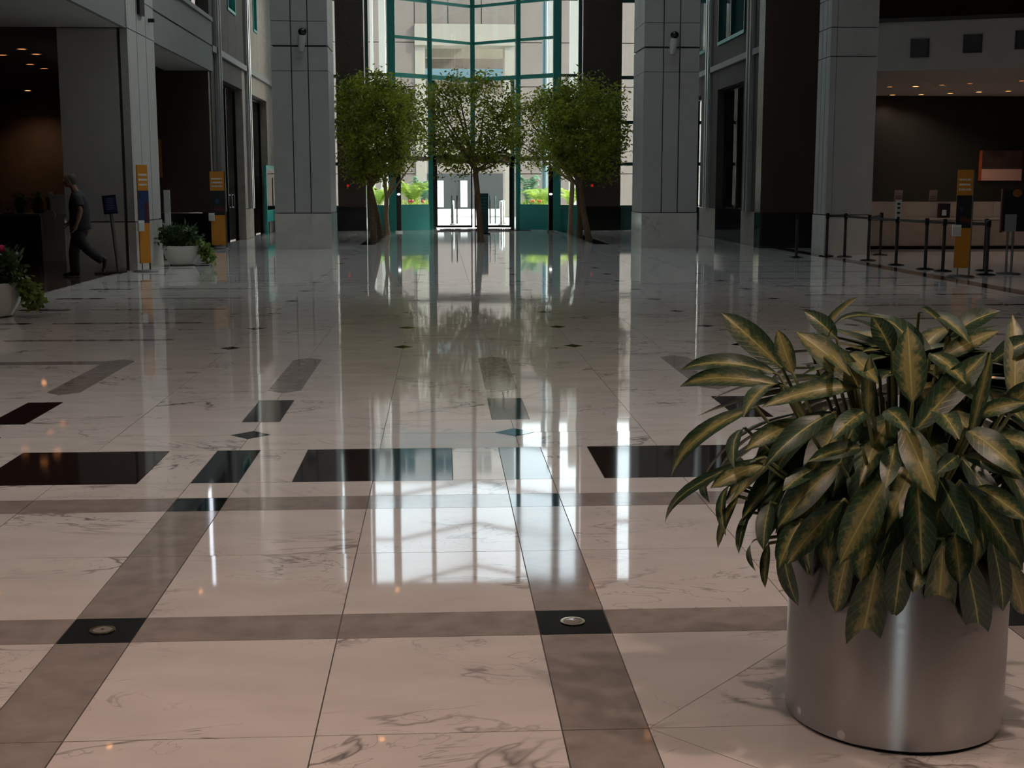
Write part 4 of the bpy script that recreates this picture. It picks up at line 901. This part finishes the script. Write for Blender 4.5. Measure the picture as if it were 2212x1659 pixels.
# ------------------------------------------------------------------ white bowl planters
def bowl(label, x, y, r, h, seed, pink):
    rng = random.Random(seed); t = thing('bowl_planter', (x, y, 0), label, 'planter', 'white bowl planters along the left side')
    MB().lathe((x, y, 0), [(r*0.42, 0.0), (r*0.62, 0.05*h), (r*0.86, 0.40*h), (r*0.97, 0.75*h), (r, h), (r-0.025, h), (r-0.04, h-0.05), (0.05, h-0.06), (0.0001, h-0.06)], 40).build('bowl', 'white_bowl', t, smooth=True)
    p = thing('bowl_plants', (x, y, h-0.05), ('dark leafy plants with trailing ivy in the %s white bowl' % label.split(' ')[0]), 'plant', 'plants in the white bowls')
    mb = MB()
    for _ in range(60):
        a = rng.uniform(0, 6.283); q = r*math.sqrt(rng.uniform(0, 0.95)); leaves(mb, rng, (x+q*math.cos(a), y+q*math.sin(a), h+rng.uniform(0.0, 0.34)), 16, 0.05, 0.13, 0.05, -0.5)
    tag(mb.build('foliage', 'bowl_leaf', p), kind='stuff')
    for _ in range(14):
        a = rng.uniform(0, 6.283); e = rng.uniform(0.5, 1.2); L_ = rng.uniform(0.25, 0.40); b0 = Vector((x, y, h+0.02))
        MB().tube([b0, b0+Vector((math.cos(a)*L_*.5, math.sin(a)*L_*.5, L_*e*.8)), b0+Vector((math.cos(a)*L_, math.sin(a)*L_, L_*e*.85))], [0.01, 0.008, 0.002], 5).build('blade', 'bowl_leaf', p)
    mb = MB()
    for _ in range(26):
        s = rng.uniform(0, 1); leaves(mb, rng, (x+r*0.92+0.06+0.18*s+rng.uniform(-.06, .06), y-0.12*r+rng.uniform(-.15, .1), h+0.05-s*(h-0.09)), 14, 0.045, 0.09, 0.06)
    tag(mb.build('ivy', 'ivy_leaf', p), kind='stuff')
    if pink:
        for dx, dz in ((0.20, 0.42), (0.10, 0.38)):
            MB().tube([(x+dx, y-0.1, h), (x+dx, y-0.1, h+dz)], 0.006, 5).build('stalk', 'ivy_leaf', p); MB().ball((x+dx, y-0.1, h+dz), 0.045, 9, 7).build('flower', 'flower_pink', p)
b1 = G(383, 574); bowl('farther white bowl planter beside the pilaster and banners', b1.x+0.06, b1.y+0.2, 0.385, 0.40, 41, False)
bowl('nearer white bowl planter cut off by the left edge', atY(-20, 640, 16.6).x, 16.6, 0.39, 0.43, 42, True)

# ------------------------------------------------------------------ banner and sign stands
def banner(label, x, y, yaw, w, z0, z1, pic, seed, holder=-1):
    rng = random.Random(seed); t = thing('banner_stand', (x, y, 0), label, 'banner', 'orange banner stands')
    X = Vector((math.cos(yaw), math.sin(yaw), 0)); Nn = Vector((math.sin(yaw), -math.cos(yaw), 0)); c = Vector((x, y, 0)); Z = (0, 0, 1); H = z1-z0
    def pc(nm, u, z, hw, hh, mat, dep, th=0.004): return MB().obox(c+X*u+Nn*dep+Vector((0, 0, z)), X, hw, Nn, th, Z, hh).build(nm, mat, t)
    MB().lathe((x, y, 0), [(0.24, 0), (0.24, 0.015), (0.20, 0.03), (0.03, 0.04), (0.0001, 0.04)], 28).build('base', 'grey_metal', t, smooth=True)
    MB().tube([c-Nn*0.03+X*(w/2+0.015)+Vector((0, 0, 0.03)), c-Nn*0.03+X*(w/2+0.015)+Vector((0, 0, z1))], 0.018, 8).build('pole', 'grey_metal', t)
    MB().tube([c-Nn*0.03-X*w*0.2+Vector((0, 0, 0.03)), c-Nn*0.03-X*w*0.2+Vector((0, 0, z0+0.1))], 0.012, 8).build('pole', 'grey_metal', t)
    pc('board', 0, (z0+z1)/2, w/2, H/2, 'orange_print', 0, 0.012)
    pc('picture', 0, z0+H*0.575, w/2-0.001, H*0.165, pic, 0.014)
    if pic == 'print_blue': pc('picture_figure', w*0.28, z0+H*0.52, w*0.17, H*0.10, 'print_red', 0.019)
    else:
        MB().ball(c-X*w*0.1+Nn*0.016+Vector((0, 0, z0+H*0.60)), w*0.2, 10, 8, 1, 0.1, 1.0).build('picture_figure', 'print_blue', t); MB().obox(c+X*w*0.12+Nn*0.018+Vector((0, 0, z0+H*0.49)), (X+Vector((0, 0, -0.25))).normalized(), w*0.36, Nn, 0.003, (Vector((0, 0, 1))+X*0.25).normalized(), H*0.025).build('picture_figure', 'print_red', t)
    for k, zz in enumerate((0.90, 0.85, 0.80)):
        u = -w*0.38
        while u < w*0.34:
            l = rng.uniform(0.012, 0.03); pc('lettering', u+l/2, z0+H*zz, l/2, H*0.010, 'print_white', 0.014, 0.002); u += l+rng.choice((0.006, 0.006, 0.014))
    h = pc('leaflet_holder', holder*(w/2-0.02), z0+H*0.385, 0.075, 0.10, 'print_white', 0.035, 0.02); MB().obox(c+X*holder*(w/2-0.02)+Nn*0.06+Vector((0, 0, z0+H*0.375)), X, 0.065, Nn, 0.004, Z, 0.07).build('leaflet', 'paper', h)
banner('orange banner stand with blue picture, edge-on by the left pilaster', -5.58, 25.35, R(58), 0.27, 0.16, 2.0, 'print_blue', 51)
banner('orange banner stand with dark picture against the left granite wall', -5.70, 34.5, R(8), 0.36, 0.10, 1.98, 'print_dark', 52)
banner('orange banner stand among the belt posts at the right', 9.22, 22.9, R(-12), 0.26, 0.16, 1.88, 'print_dark', 53)
# navy sign on a leaning post
t = thing('sign_stand', (-6.08, 24.9, 0), 'navy notice on a leaning post in front of the left pilaster', 'sign')
p0, p1 = atY(257, 586, 24.9), atY(240, 462, 24.9); p0.z = 0.03; ax = (p1-p0).normalized(); sx_ = Vector((1, 0, 0)); sx_ = (sx_-ax*sx_.dot(ax)).normalized(); nn = sx_.cross(ax)
MB().prism([(-6.35, 24.6), (-5.90, 24.75), (-5.88, 25.15), (-6.33, 25.15)], 0, 0.03).build('base', 'brown_stone', t)
MB().tube([p0, p1], 0.035, 10).build('post', 'grey_metal', t, smooth=True)
MB().obox(p1+ax*0.17, sx_, 0.125, nn, 0.012, ax, 0.17).build('board', 'sign_navy', t)
for k in range(7): MB().obox(p1+ax*(0.28-0.032*k)+nn*-0.014+nn*0.028, sx_, 0.085-0.01*(k % 3), nn, 0.001, ax, 0.006).build('lettering', 'sign_text', t)
for s in (-1, 1): MB().obox(p1+ax*(0.17+s*0.165)+nn*0.0, sx_, 0.13, nn, 0.014, ax, 0.006).build('frame', 'black_frame', t)
# tall white notice panel behind the bowl
q = atY(361, 440, 29.6)
t = thing('notice_panel', (q.x, 29.6, 0), 'tall narrow white notice panel standing behind the white bowl', 'sign')
MB().lathe((q.x, 29.6, 0), [(0.17, 0), (0.17, 0.02), (0.03, 0.035), (0.0001, 0.035)], 20).build('base', 'grey_metal', t)
MB().tube([(q.x, 29.6, 0.03), (q.x, 29.6, 0.72)], 0.02, 8).build('post', 'grey_metal', t)
MB().obox((q.x, 29.6, 1.10), (1, 0, 0), 0.066, (0, 1, 0), 0.02, (0, 0, 1), 0.42).build('panel', 'paper', t); MB().tube([(q.x-0.07, 29.57, 0.70), (q.x-0.07, 29.57, 1.52)], 0.01, 6).build('edge', 'chrome', t)
MB().obox((q.x+0.005, 29.575, 0.87), (1, 0, 0), 0.055, (0, 1, 0), 0.004, (0, 0, 1), 0.17).build('leaflet', 'print_white', t)
# information pylon by the door
q = G(1046, 506)
t = thing('information_pylon', (q.x, q.y, 0), 'dark teal information pylon before the glass door', 'sign')
box('slab', q.x-0.135, q.x+0.135, q.y-0.06, q.y+0.06, 0.05, 1.36, 'teal_dark', t); box('base', q.x-0.22, q.x+0.2, q.y-0.14, q.y+0.14, 0, 0.05, 'black_frame', t)
rng = random.Random(3)
for k in range(5):
    u = q.x-0.09
    while u < q.x+0.08:
        l = rng.uniform(0.015, 0.04); box('lettering', u, u+l, q.y-0.064, q.y-0.059, 1.20-0.11*k, 1.222-0.11*k, 'teal', t); u += l+0.012
# orange poster on the left granite wall
q0 = atY(331, 300, 34.9); q1 = atY(350, 383, 34.9)
t = thing('wall_poster', ((q0.x+q1.x)/2, 34.96, q1.z), 'brown-orange poster with a blue mark at the edge of the left granite wall', 'poster')
box('sheet', q0.x, q1.x, 34.95, 34.985, q1.z, q0.z, 'orange_dark', t); box('mark', q0.x+0.01, q0.x+0.09, 34.94, 34.951, q1.z+0.35, q1.z+0.46, 'print_blue', t)

# ------------------------------------------------------------------ left bank desk
dk = thing('bank_desk', (-10.2, 29.3, 0), 'long dark bank desk with a pale top edge at the left', 'desk')
box('front', -12.6, -8.62, 29.0, 29.1, 0.08, 0.98, 'desk_dark', dk); box('top', -12.65, -8.58, 28.92, 29.9, 0.98, 1.02, 'desk_top', dk)
for i in range(5): box('rib', -12.6+0.8*i, -12.58+0.8*i, 28.985, 29.0, 0.1, 0.96, 'granite_black', dk)
box('kick', -12.6, -8.62, 29.05, 29.12, 0, 0.08, 'black_frame', dk); box('side', -8.68, -8.60, 29.1, 29.85, 0.0, 0.98, 'desk_dark', dk)
mp_ = thing('marble_pedestal', (-8.3, 29.2, 0), 'pale marble pedestal at the end of the dark bank desk', 'pedestal')
box('shaft', -8.52, -8.05, 28.95, 29.5, 0.0, 0.95, 'marble_base', mp_); box('top', -8.565, -8.01, 28.93, 29.55, 0.95, 1.0, 'marble_base', mp_); box('screen', -8.36, -8.06, 29.2, 29.26, 1.0, 1.42, 'paper', mp_)
qd = atY(106, 466, 28.85); t = thing('round_plaque', (qd.x, 28.85, qd.z), 'pale round plaque on the corner of the bank desk', 'plaque')
MB().tube([(qd.x, 28.82, qd.z), (qd.x, 28.90, qd.z)], 0.135, 24).build('disc', 'marble_base', t); MB().tube([(qd.x, 28.812, qd.z), (qd.x, 28.82, qd.z)], 0.11, 24).build('face', 'paper', t)
q = atY(17, 445, 29.2); t = thing('desk_card', (q.x, 29.2, 1.02), 'pinkish card standing on the dark bank desk', 'card')
MB().obox((q.x, 29.2, 1.16), (1, 0, 0), 0.12, (0, 1, 0.2), 0.008, (0, -0.2, 1), 0.135).build('card', 'pink_paper', t); box('foot', q.x-0.10, q.x+0.10, 29.15, 29.33, 1.02, 1.03, 'black_frame', t); box('mark', q.x-0.03, q.x+0.03, 29.165, 29.18, 1.10, 1.125, 'print_dark', t)
for n, px in enumerate((44, 79)):
    q = atY(px, 440, 29.5); t = thing('desk_plant', (q.x, 29.5, 1.02), ['dark leafy desk plant beside the pinkish card', 'dark leafy desk plant beside the leaflet rack'][n], 'plant', 'plants on the bank desk'); rng = random.Random(60+n)
    MB().lathe((q.x, 29.5, 1.02), [(0.07, 0), (0.10, 0.14), (0.09, 0.14), (0.0001, 0.12)], 16).build('pot', 'black_frame', t); mb = MB()
    for _ in range(14): leaves(mb, rng, (q.x+rng.uniform(-.07, .07), 29.5+rng.uniform(-.07, .07), 1.22+rng.uniform(0, .22)), 9, 0.04, 0.12, 0.05)
    tag(mb.build('foliage', 'bowl_leaf', t), kind='stuff')
q = atY(108, 435, 29.4); t = thing('leaflet_rack', (q.x, 29.4, 1.02), 'rack of bright leaflets at the end of the bank desk', 'leaflet rack')
box('rack', q.x-0.22, q.x+0.2, 29.35, 29.5, 1.02, 1.06, 'black_frame', t)
for i, (m_, hh) in enumerate((('print_red', .24), ('orange_print', .22), ('print_red', .30), ('paper', .42), ('bowl_leaf', .24), ('paper', .36))): MB().obox((q.x-0.19+0.07*i, 29.38+0.015*i, 1.06+hh/2), (1, 0, 0), 0.045, (0, 1, 0.15), 0.006, (0, -0.15, 1), hh/2).build('leaflet', m_, t)

# ------------------------------------------------------------------ right bank counter
rc = thing('bank_counter', (13, 33.2, 0), 'long marble-faced bank counter behind the belt posts', 'counter')
for i in range(5):
    x0 = 10.3+1.25*i
    box('upper_panel', x0+0.004, x0+1.246, 33.0, 33.12, 0.80, 1.17, 'counter_warm', rc); box('lower_panel', x0+0.004, x0+1.246, 33.22, 33.34, 0.08, 0.72, 'counter_warm', rc)
box('ledge', 10.3, 16.55, 32.92, 33.5, 0.745, 0.80, 'counter_warm', rc); box('top', 10.3, 16.55, 33.0, 33.7, 1.17, 1.20, 'counter_warm', rc); box('core', 10.3, 16.55, 33.34, 33.65, 0.0, 1.17, 'desk_dark', rc)
for n, px in enumerate((1941, 2016)):
    q = atY(px, 418, 33.3); t = thing('counter_card', (q.x, 33.3, 1.2), ['pink notice card on the counter nearer the pilaster', 'pink notice card on the counter nearer the orange banner'][n], 'card', 'notice cards on the counter')
    MB().obox((q.x, 33.3, 1.345), (1, 0, 0), 0.105, (0, 1, 0.12), 0.008, (0, -0.12, 1), 0.15).build('card', 'pink_paper', t); box('foot', q.x-0.09, q.x+0.09, 33.25, 33.42, 1.2, 1.21, 'black_frame', t)
    for k in range(4): MB().obox((q.x, 33.285+0.004*k, 1.44-0.05*k), (1, 0, 0), 0.07, (0, 1, 0.12), 0.002, (0, -0.12, 1), 0.006).build('lettering', 'print_red', t)
q = atY(2045, 440, 32.7); t = thing('leaflet_box', (q.x, 33.05, 0.80), 'dark leaflet box on the counter ledge beside the banner', 'box')
box('box', q.x-0.10, q.x+0.16, 32.86, 32.99, 0.80, 1.16, 'print_dark', t); box('leaflet', q.x-0.05, q.x+0.06, 32.845, 32.86, 0.86, 1.0, 'paper', t); box('edge', q.x-0.115, q.x-0.10, 32.86, 32.99, 0.80, 1.16, 'print_red', t)
q = atY(2164, 360, 43.4); t = thing('framed_poster', (q.x, 43.5, 1.8), 'large dark poster with pinkish lower strip on the right bank wall', 'poster')
w0, w1 = atY(2120, 357, 43.5).x, atY(2208, 357, 43.5).x; z0, z1 = atY(2160, 390, 43.5).z, atY(2160, 325, 43.5).z; zs = z0+(z1-z0)*0.38
box('picture', w0, w1, 43.52, 43.58, zs, z1, 'poster_dark', t); box('caption_strip', w0+0.02, w1, 43.50, 43.58, z0, zs, 'pink_paper', t); box('side_strip', w0-0.06, w0+0.02, 43.50, 43.58, z0, z1, 'print_orange_red', t)
# display panel at the right edge
q = G(2185, 592); t = thing('display_stand', (q.x, q.y, 0), 'dark display panel with white card pocket at the right edge', 'display')
xa, xb = atY(2166, 450, q.y).x, atY(2240, 450, q.y).x; za, zb = atY(2185, 500, q.y).z, atY(2185, 410, q.y).z
box('panel', xa, xb, q.y-0.02, q.y+0.02, za, zb, 'print_dark', t); box('edge', xa-0.03, xa, q.y-0.03, q.y+0.03, za-0.02, zb+0.02, 'print_red', t); box('card', xa+0.04, xa+0.25, q.y-0.045, q.y-0.02, za+0.0, za+0.31, 'sign_grey', t)
for x in (xa+0.12, xa+0.22): MB().tube([(x, q.y, 0.03), (x, q.y, za)], 0.022, 8).build('post', 'grey_metal', t)
MB().ball((xa+0.25, q.y-0.022, zb-0.06), 0.09, 10, 8, 1, 0.08, 0.8).build('picture_figure', 'orange_dark', t); MB().lathe((xa+0.17, q.y, 0), [(0.22, 0), (0.22, 0.02), (0.0001, 0.04)], 24).build('base', 'grey_metal', t)
# belt posts
posts = [(1720, 557, 0), (1785, 553, 0), (1824, 555, 0), (1875, 563, 0), (1901, 551, 0), (1935, 573, 1), (1998, 582, 0), (2036, 586, 0), (2130, 594, 0), (2126, 585, 0)]
PL = ['belt post standing alone before the right granite wall', 'belt post at the left side of the right pilaster', 'belt post in front of the right pilaster', 'belt post at the right side of the right pilaster', 'belt post set back near the counter', 'belt post carrying a white notice',
      'belt post between the white notice and the orange banner', 'thin belt post just left of the orange banner', 'belt post right of the orange banner', 'belt post close behind the one right of the banner']
tops = []
for n, (px, py, sg) in enumerate(posts):
    q = G(px, py); t = thing('belt_post', (q.x, q.y, 0), PL[n], 'post', 'belt posts before the right bank')
    MB().lathe((q.x, q.y, 0), [(0.17, 0), (0.17, 0.012), (0.14, 0.025), (0.03, 0.04), (0.0001, 0.04)], 24).build('base', 'black_frame', t, smooth=True)
    MB().lathe((q.x, q.y, 0), [(0.032, 0.03), (0.032, 0.86)], 14).build('tube', 'post_metal', t, smooth=True); MB().lathe((q.x, q.y, 0), [(0.042, 0.86), (0.042, 0.97), (0.03, 0.985), (0.0001, 0.985)], 14).build('belt_head', 'black_frame', t, smooth=True)
    if sg:
        MB().obox((q.x, q.y-0.02, 1.13), (1, 0, 0), 0.058, (0, 1, 0), 0.01, (0, 0, 1), 0.19).build('notice', 'paper', t)
        for z in (1.24, 1.16, 1.06): MB().obox((q.x, q.y-0.032, z), (1, 0, 0), 0.03, (0, 1, 0), 0.002, (0, 0, 1), 0.018).build('lettering', 'print_dark', t)
    tops.append(q)
for n, (i, j) in enumerate(((1, 2), (2, 3), (3, 5), (5, 6), (6, 7), (3, 4), (7, 8))):
    a_, b_ = tops[i], tops[j]; d_ = Vector((b_.x-a_.x, b_.y-a_.y, 0)); L_ = d_.length; d_.normalize()
    o = MB().obox(((a_.x+b_.x)/2, (a_.y+b_.y)/2, 0.915), d_, L_/2-0.05, (-d_.y, d_.x, 0), 0.002, (0, 0, 1), 0.025).build('queue_belt', 'belt'); tag(o, 'dark retractable belt strung between ' + ['the two posts left of the right pilaster', 'the two posts in front of the right pilaster', 'the pilaster post and the white notice post', 'the white notice post and its right neighbour', 'the two posts left of the banner', 'the pilaster post and the set-back post', 'posts on both sides of the orange banner'][n], 'belt', 'belts between the posts')
# shop window contents on the right
for nm, lb, cat, px0, px1, py0, py1, Xp, mt_ in (('lit_picture', 'glowing yellow picture inside the right shop window', 'picture', 1585, 1598, 342, 397, 9.3, 'glow_yellow'), ('white_sign', 'tall white sign inside the right shop window', 'sign', 1598, 1607, 336, 428, 8.95, 'paper'), ('counter_leaflet', 'small leaflet on the sill of the right shop window', 'leaflet', 1570, 1582, 425, 447, 8.95, 'pink_paper')):
    a_ = atX(px0, py1, Xp); b_ = atX(px1, py0, Xp); t = thing(nm, (Xp, (a_.y+b_.y)/2, min(a_.z, b_.z)), lb, cat)
    zz0, zz1 = min(a_.z, b_.z), max(a_.z, b_.z); y0, y1 = min(a_.y, b_.y), max(a_.y, b_.y)
    box('sheet', Xp-0.02, Xp, y0, y1, zz0, zz1, mt_, t); box('frame', Xp, Xp+0.03, y0-0.03, y1+0.03, zz0-0.03, zz1+0.03, 'black_frame', t)
    if nm != 'lit_picture': box('support', Xp, Xp+0.06, (y0+y1)/2-0.05, (y0+y1)/2+0.05, 0.0, zz0, 'black_frame', t)
    else: MB().tube([(Xp+0.02, (y0+y1)/2, zz1), (Xp+0.02, (y0+y1)/2, 4.55)], 0.01, 5).build('cable', 'black_frame', t)

# ------------------------------------------------------------------ walking man
MY = 24.0
def mp(px, py, dy=0.0): return atY(px, py, MY)+Vector((0, dy, 0))
man = thing('person', (mp(155, 597).x, MY, 0), 'person in black shirt and trousers striding left past the pilaster', 'person')
def fuse(mb, nm, mat, parent, voxel, it=6):
    o = mb.build(nm, mat, parent, smooth=True); md = o.modifiers.new('fuse', 'REMESH'); md.mode = 'VOXEL'; md.voxel_size = voxel; md.use_smooth_shade = True
    sm = o.modifiers.new('smooth', 'SMOOTH'); sm.iterations = it; sm.factor = 0.5; return o
def rings(mb, seq, n=18):                 # seq: (point, half depth in the walking plane, half width across)
    base = len(mb.v); k = len(seq)
    for i, (p, ra, rb) in enumerate(seq):
        d = (seq[min(i+1, k-1)][0]-seq[max(i-1, 0)][0]); d.y = 0; d.normalize(); a_ = Vector((-d.z, 0, d.x))
        for j in range(n): t = 2*math.pi*j/n; mb.v.append(p+a_*ra*math.cos(t)+Vector((0, rb*math.sin(t), 0)))
    for i in range(k-1):
        for j in range(n): j2 = (j+1) % n; mb.f.append((base+i*n+j, base+i*n+j2, base+(i+1)*n+j2, base+(i+1)*n+j))
    mb.f.append(tuple(base+j for j in reversed(range(n)))); mb.f.append(tuple(base+(k-1)*n+j for j in range(n)))
    return mb
hd = mp(150, 390)
b_ = MB(); rings(b_, [(mp(170, 500), .11, .15), (mp(170, 470), .11, .14), (mp(167, 435), .12, .17), (mp(165, 420), .08, .12)])
b_.tube([mp(167, 424), mp(161, 410), mp(155, 399)], [.075, .058, .055], 12)
b_.ball(hd, .118, 18, 14, .86, .66, 1.0); b_.ball(hd+Vector((-.035, 0, -.055)), .075, 14, 10, .85, .72, .9); b_.ball(hd+Vector((.03, 0, .02)), .10, 14, 10, .85, .74, .9)
b_.ball(hd+Vector((-.108, 0, -.022)), .022, 10, 8, .9, .7, 1.2); b_.tube([hd+Vector((-.098, 0, .02)), hd+Vector((-.118, 0, -.028))], [.012, .016], 8)
for sgn in (-1, 1): b_.ball(hd+Vector((.012, sgn*.078, -.012)), .03, 10, 8, .7, .35, 1.1)
for sgn, S, E2, W, P in ((-1, mp(170, 427, -.18), mp(182, 455, -.25), mp(175, 483, -.26), mp(172, 490, -.26)), (1, mp(166, 427, .18), mp(157, 456, .25), mp(143, 477, .25), mp(140, 483, .25))):
    b_.tube([S, S+(E2-S)*.5, E2, E2+(W-E2)*.4, W], [.058, .050, .042, .044, .029], 12); b_.tube([W, P, P+(P-W).normalized()*.04], [.027, .036, .034], 10)
    b_.ball(P, .040, 12, 8, .75, .95, 1.15); dv = (P-W).normalized(); q = P+dv*.035
    for i in range(4):
        f0 = q+Vector((0, -.030+.020*i, 0)); l_ = (.070, .080, .075, .058)[i]; cr = Vector((-.022, 0, -.004))
        b_.tube([f0-dv*.02, f0+dv*l_*.45, f0+dv*l_*.8+cr, f0+dv*l_+cr*2.0], [.0105, .010, .009, .0075], 8)
    b_.tube([P-dv*.01+Vector((-.02, 0, 0)), P+dv*.02+Vector((-.048, -.01*sgn, 0)), P+dv*.05+Vector((-.055, -.015*sgn, 0))], [.014, .0115, .009], 8)
for K in ((mp(171, 505, -.09), mp(192, 538, -.09), mp(226, 564, -.09)), (mp(166, 505, .09), mp(157, 547, .09), mp(160, 590, .09))): b_.tube([K[0], K[1], K[2]], [.085, .055, .040], 12)
body = fuse(b_, 'body', 'skin', man, .0065, 3)
c_ = MB(); rings(c_, [(mp(174, 496), .185, .205), (mp(173, 484), .180, .20), (mp(172, 462), .175, .20), (mp(170, 440), .172, .21), (mp(168, 426), .140, .20), (mp(164, 414), .085, .11)])
for sgn, S, E2 in ((-1, mp(171, 427, -.17), mp(180, 447, -.235)), (1, mp(167, 427, .17), mp(160, 446, .235))): c_.tube([S+(S-E2)*.25, S, E2], [.075, .088, .080], 14)
fuse(c_, 'shirt', 'shirt_black', man, .015, 8)
c_ = MB(); rings(c_, [(mp(171, 488), .14, .17), (mp(170, 502), .15, .175), (mp(169, 514), .12, .15)])
c_.tube([mp(171, 503, -.085), mp(178, 520, -.085), mp(192, 538, -.09), mp(208, 551, -.09), mp(224, 562, -.09)], [.112, .108, .092, .085, .080], 16)
c_.tube([mp(167, 503, .085), mp(162, 522, .085), mp(157, 547, .09), mp(158, 568, .09), mp(160, 589, .09)], [.112, .108, .096, .090, .088], 16)
fuse(c_, 'trousers', 'trousers_black', man, .014, 6)
fF = mp(160, 590, .09); fF.z = 0.0
c_ = MB(); c_.ball(fF+Vector((.035, 0, .05)), .05, 12, 8, 1.0, .85, .95); c_.ball(fF+Vector((-.06, 0, .045)), .052, 12, 8, 1.7, .85, .82); c_.ball(fF+Vector((-.165, 0, .034)), .045, 12, 8, 1.5, 1.0, .72); fuse(c_, 'shoe', 'shoe_black', man, .010, 3)
fN = mp(227, 570, -.09); c_ = MB(); c_.ball(fN+Vector((.015, 0, .075)), .05, 12, 8, .95, .85, 1.0); c_.ball(fN+Vector((.02, 0, -.01)), .050, 12, 8, .85, .85, 1.7); c_.ball(fN+Vector((-.005, 0, -.10)), .043, 12, 8, .75, 1.0, 1.3); fuse(c_, 'shoe', 'shoe_black', man, .010, 3)
c_ = MB(); c_.ball(hd+Vector((.040, 0, .030)), .104, 16, 12, .88, .80, .92); c_.ball(hd+Vector((.065, 0, -.025)), .075, 12, 10, .7, .85, .9); fuse(c_, 'hair', 'hair_grey', body, .010, 3)
for sgn in (-1, 1): MB().ball(hd+Vector((-.086, sgn*.036, .008)), .013, 8, 6).build('eye', 'print_white', body, smooth=True)
MB().ball(hd+Vector((-.094, 0, -.072)), .018, 8, 6, .5, 1.4, .3).build('mouth', 'print_red', body, smooth=True)
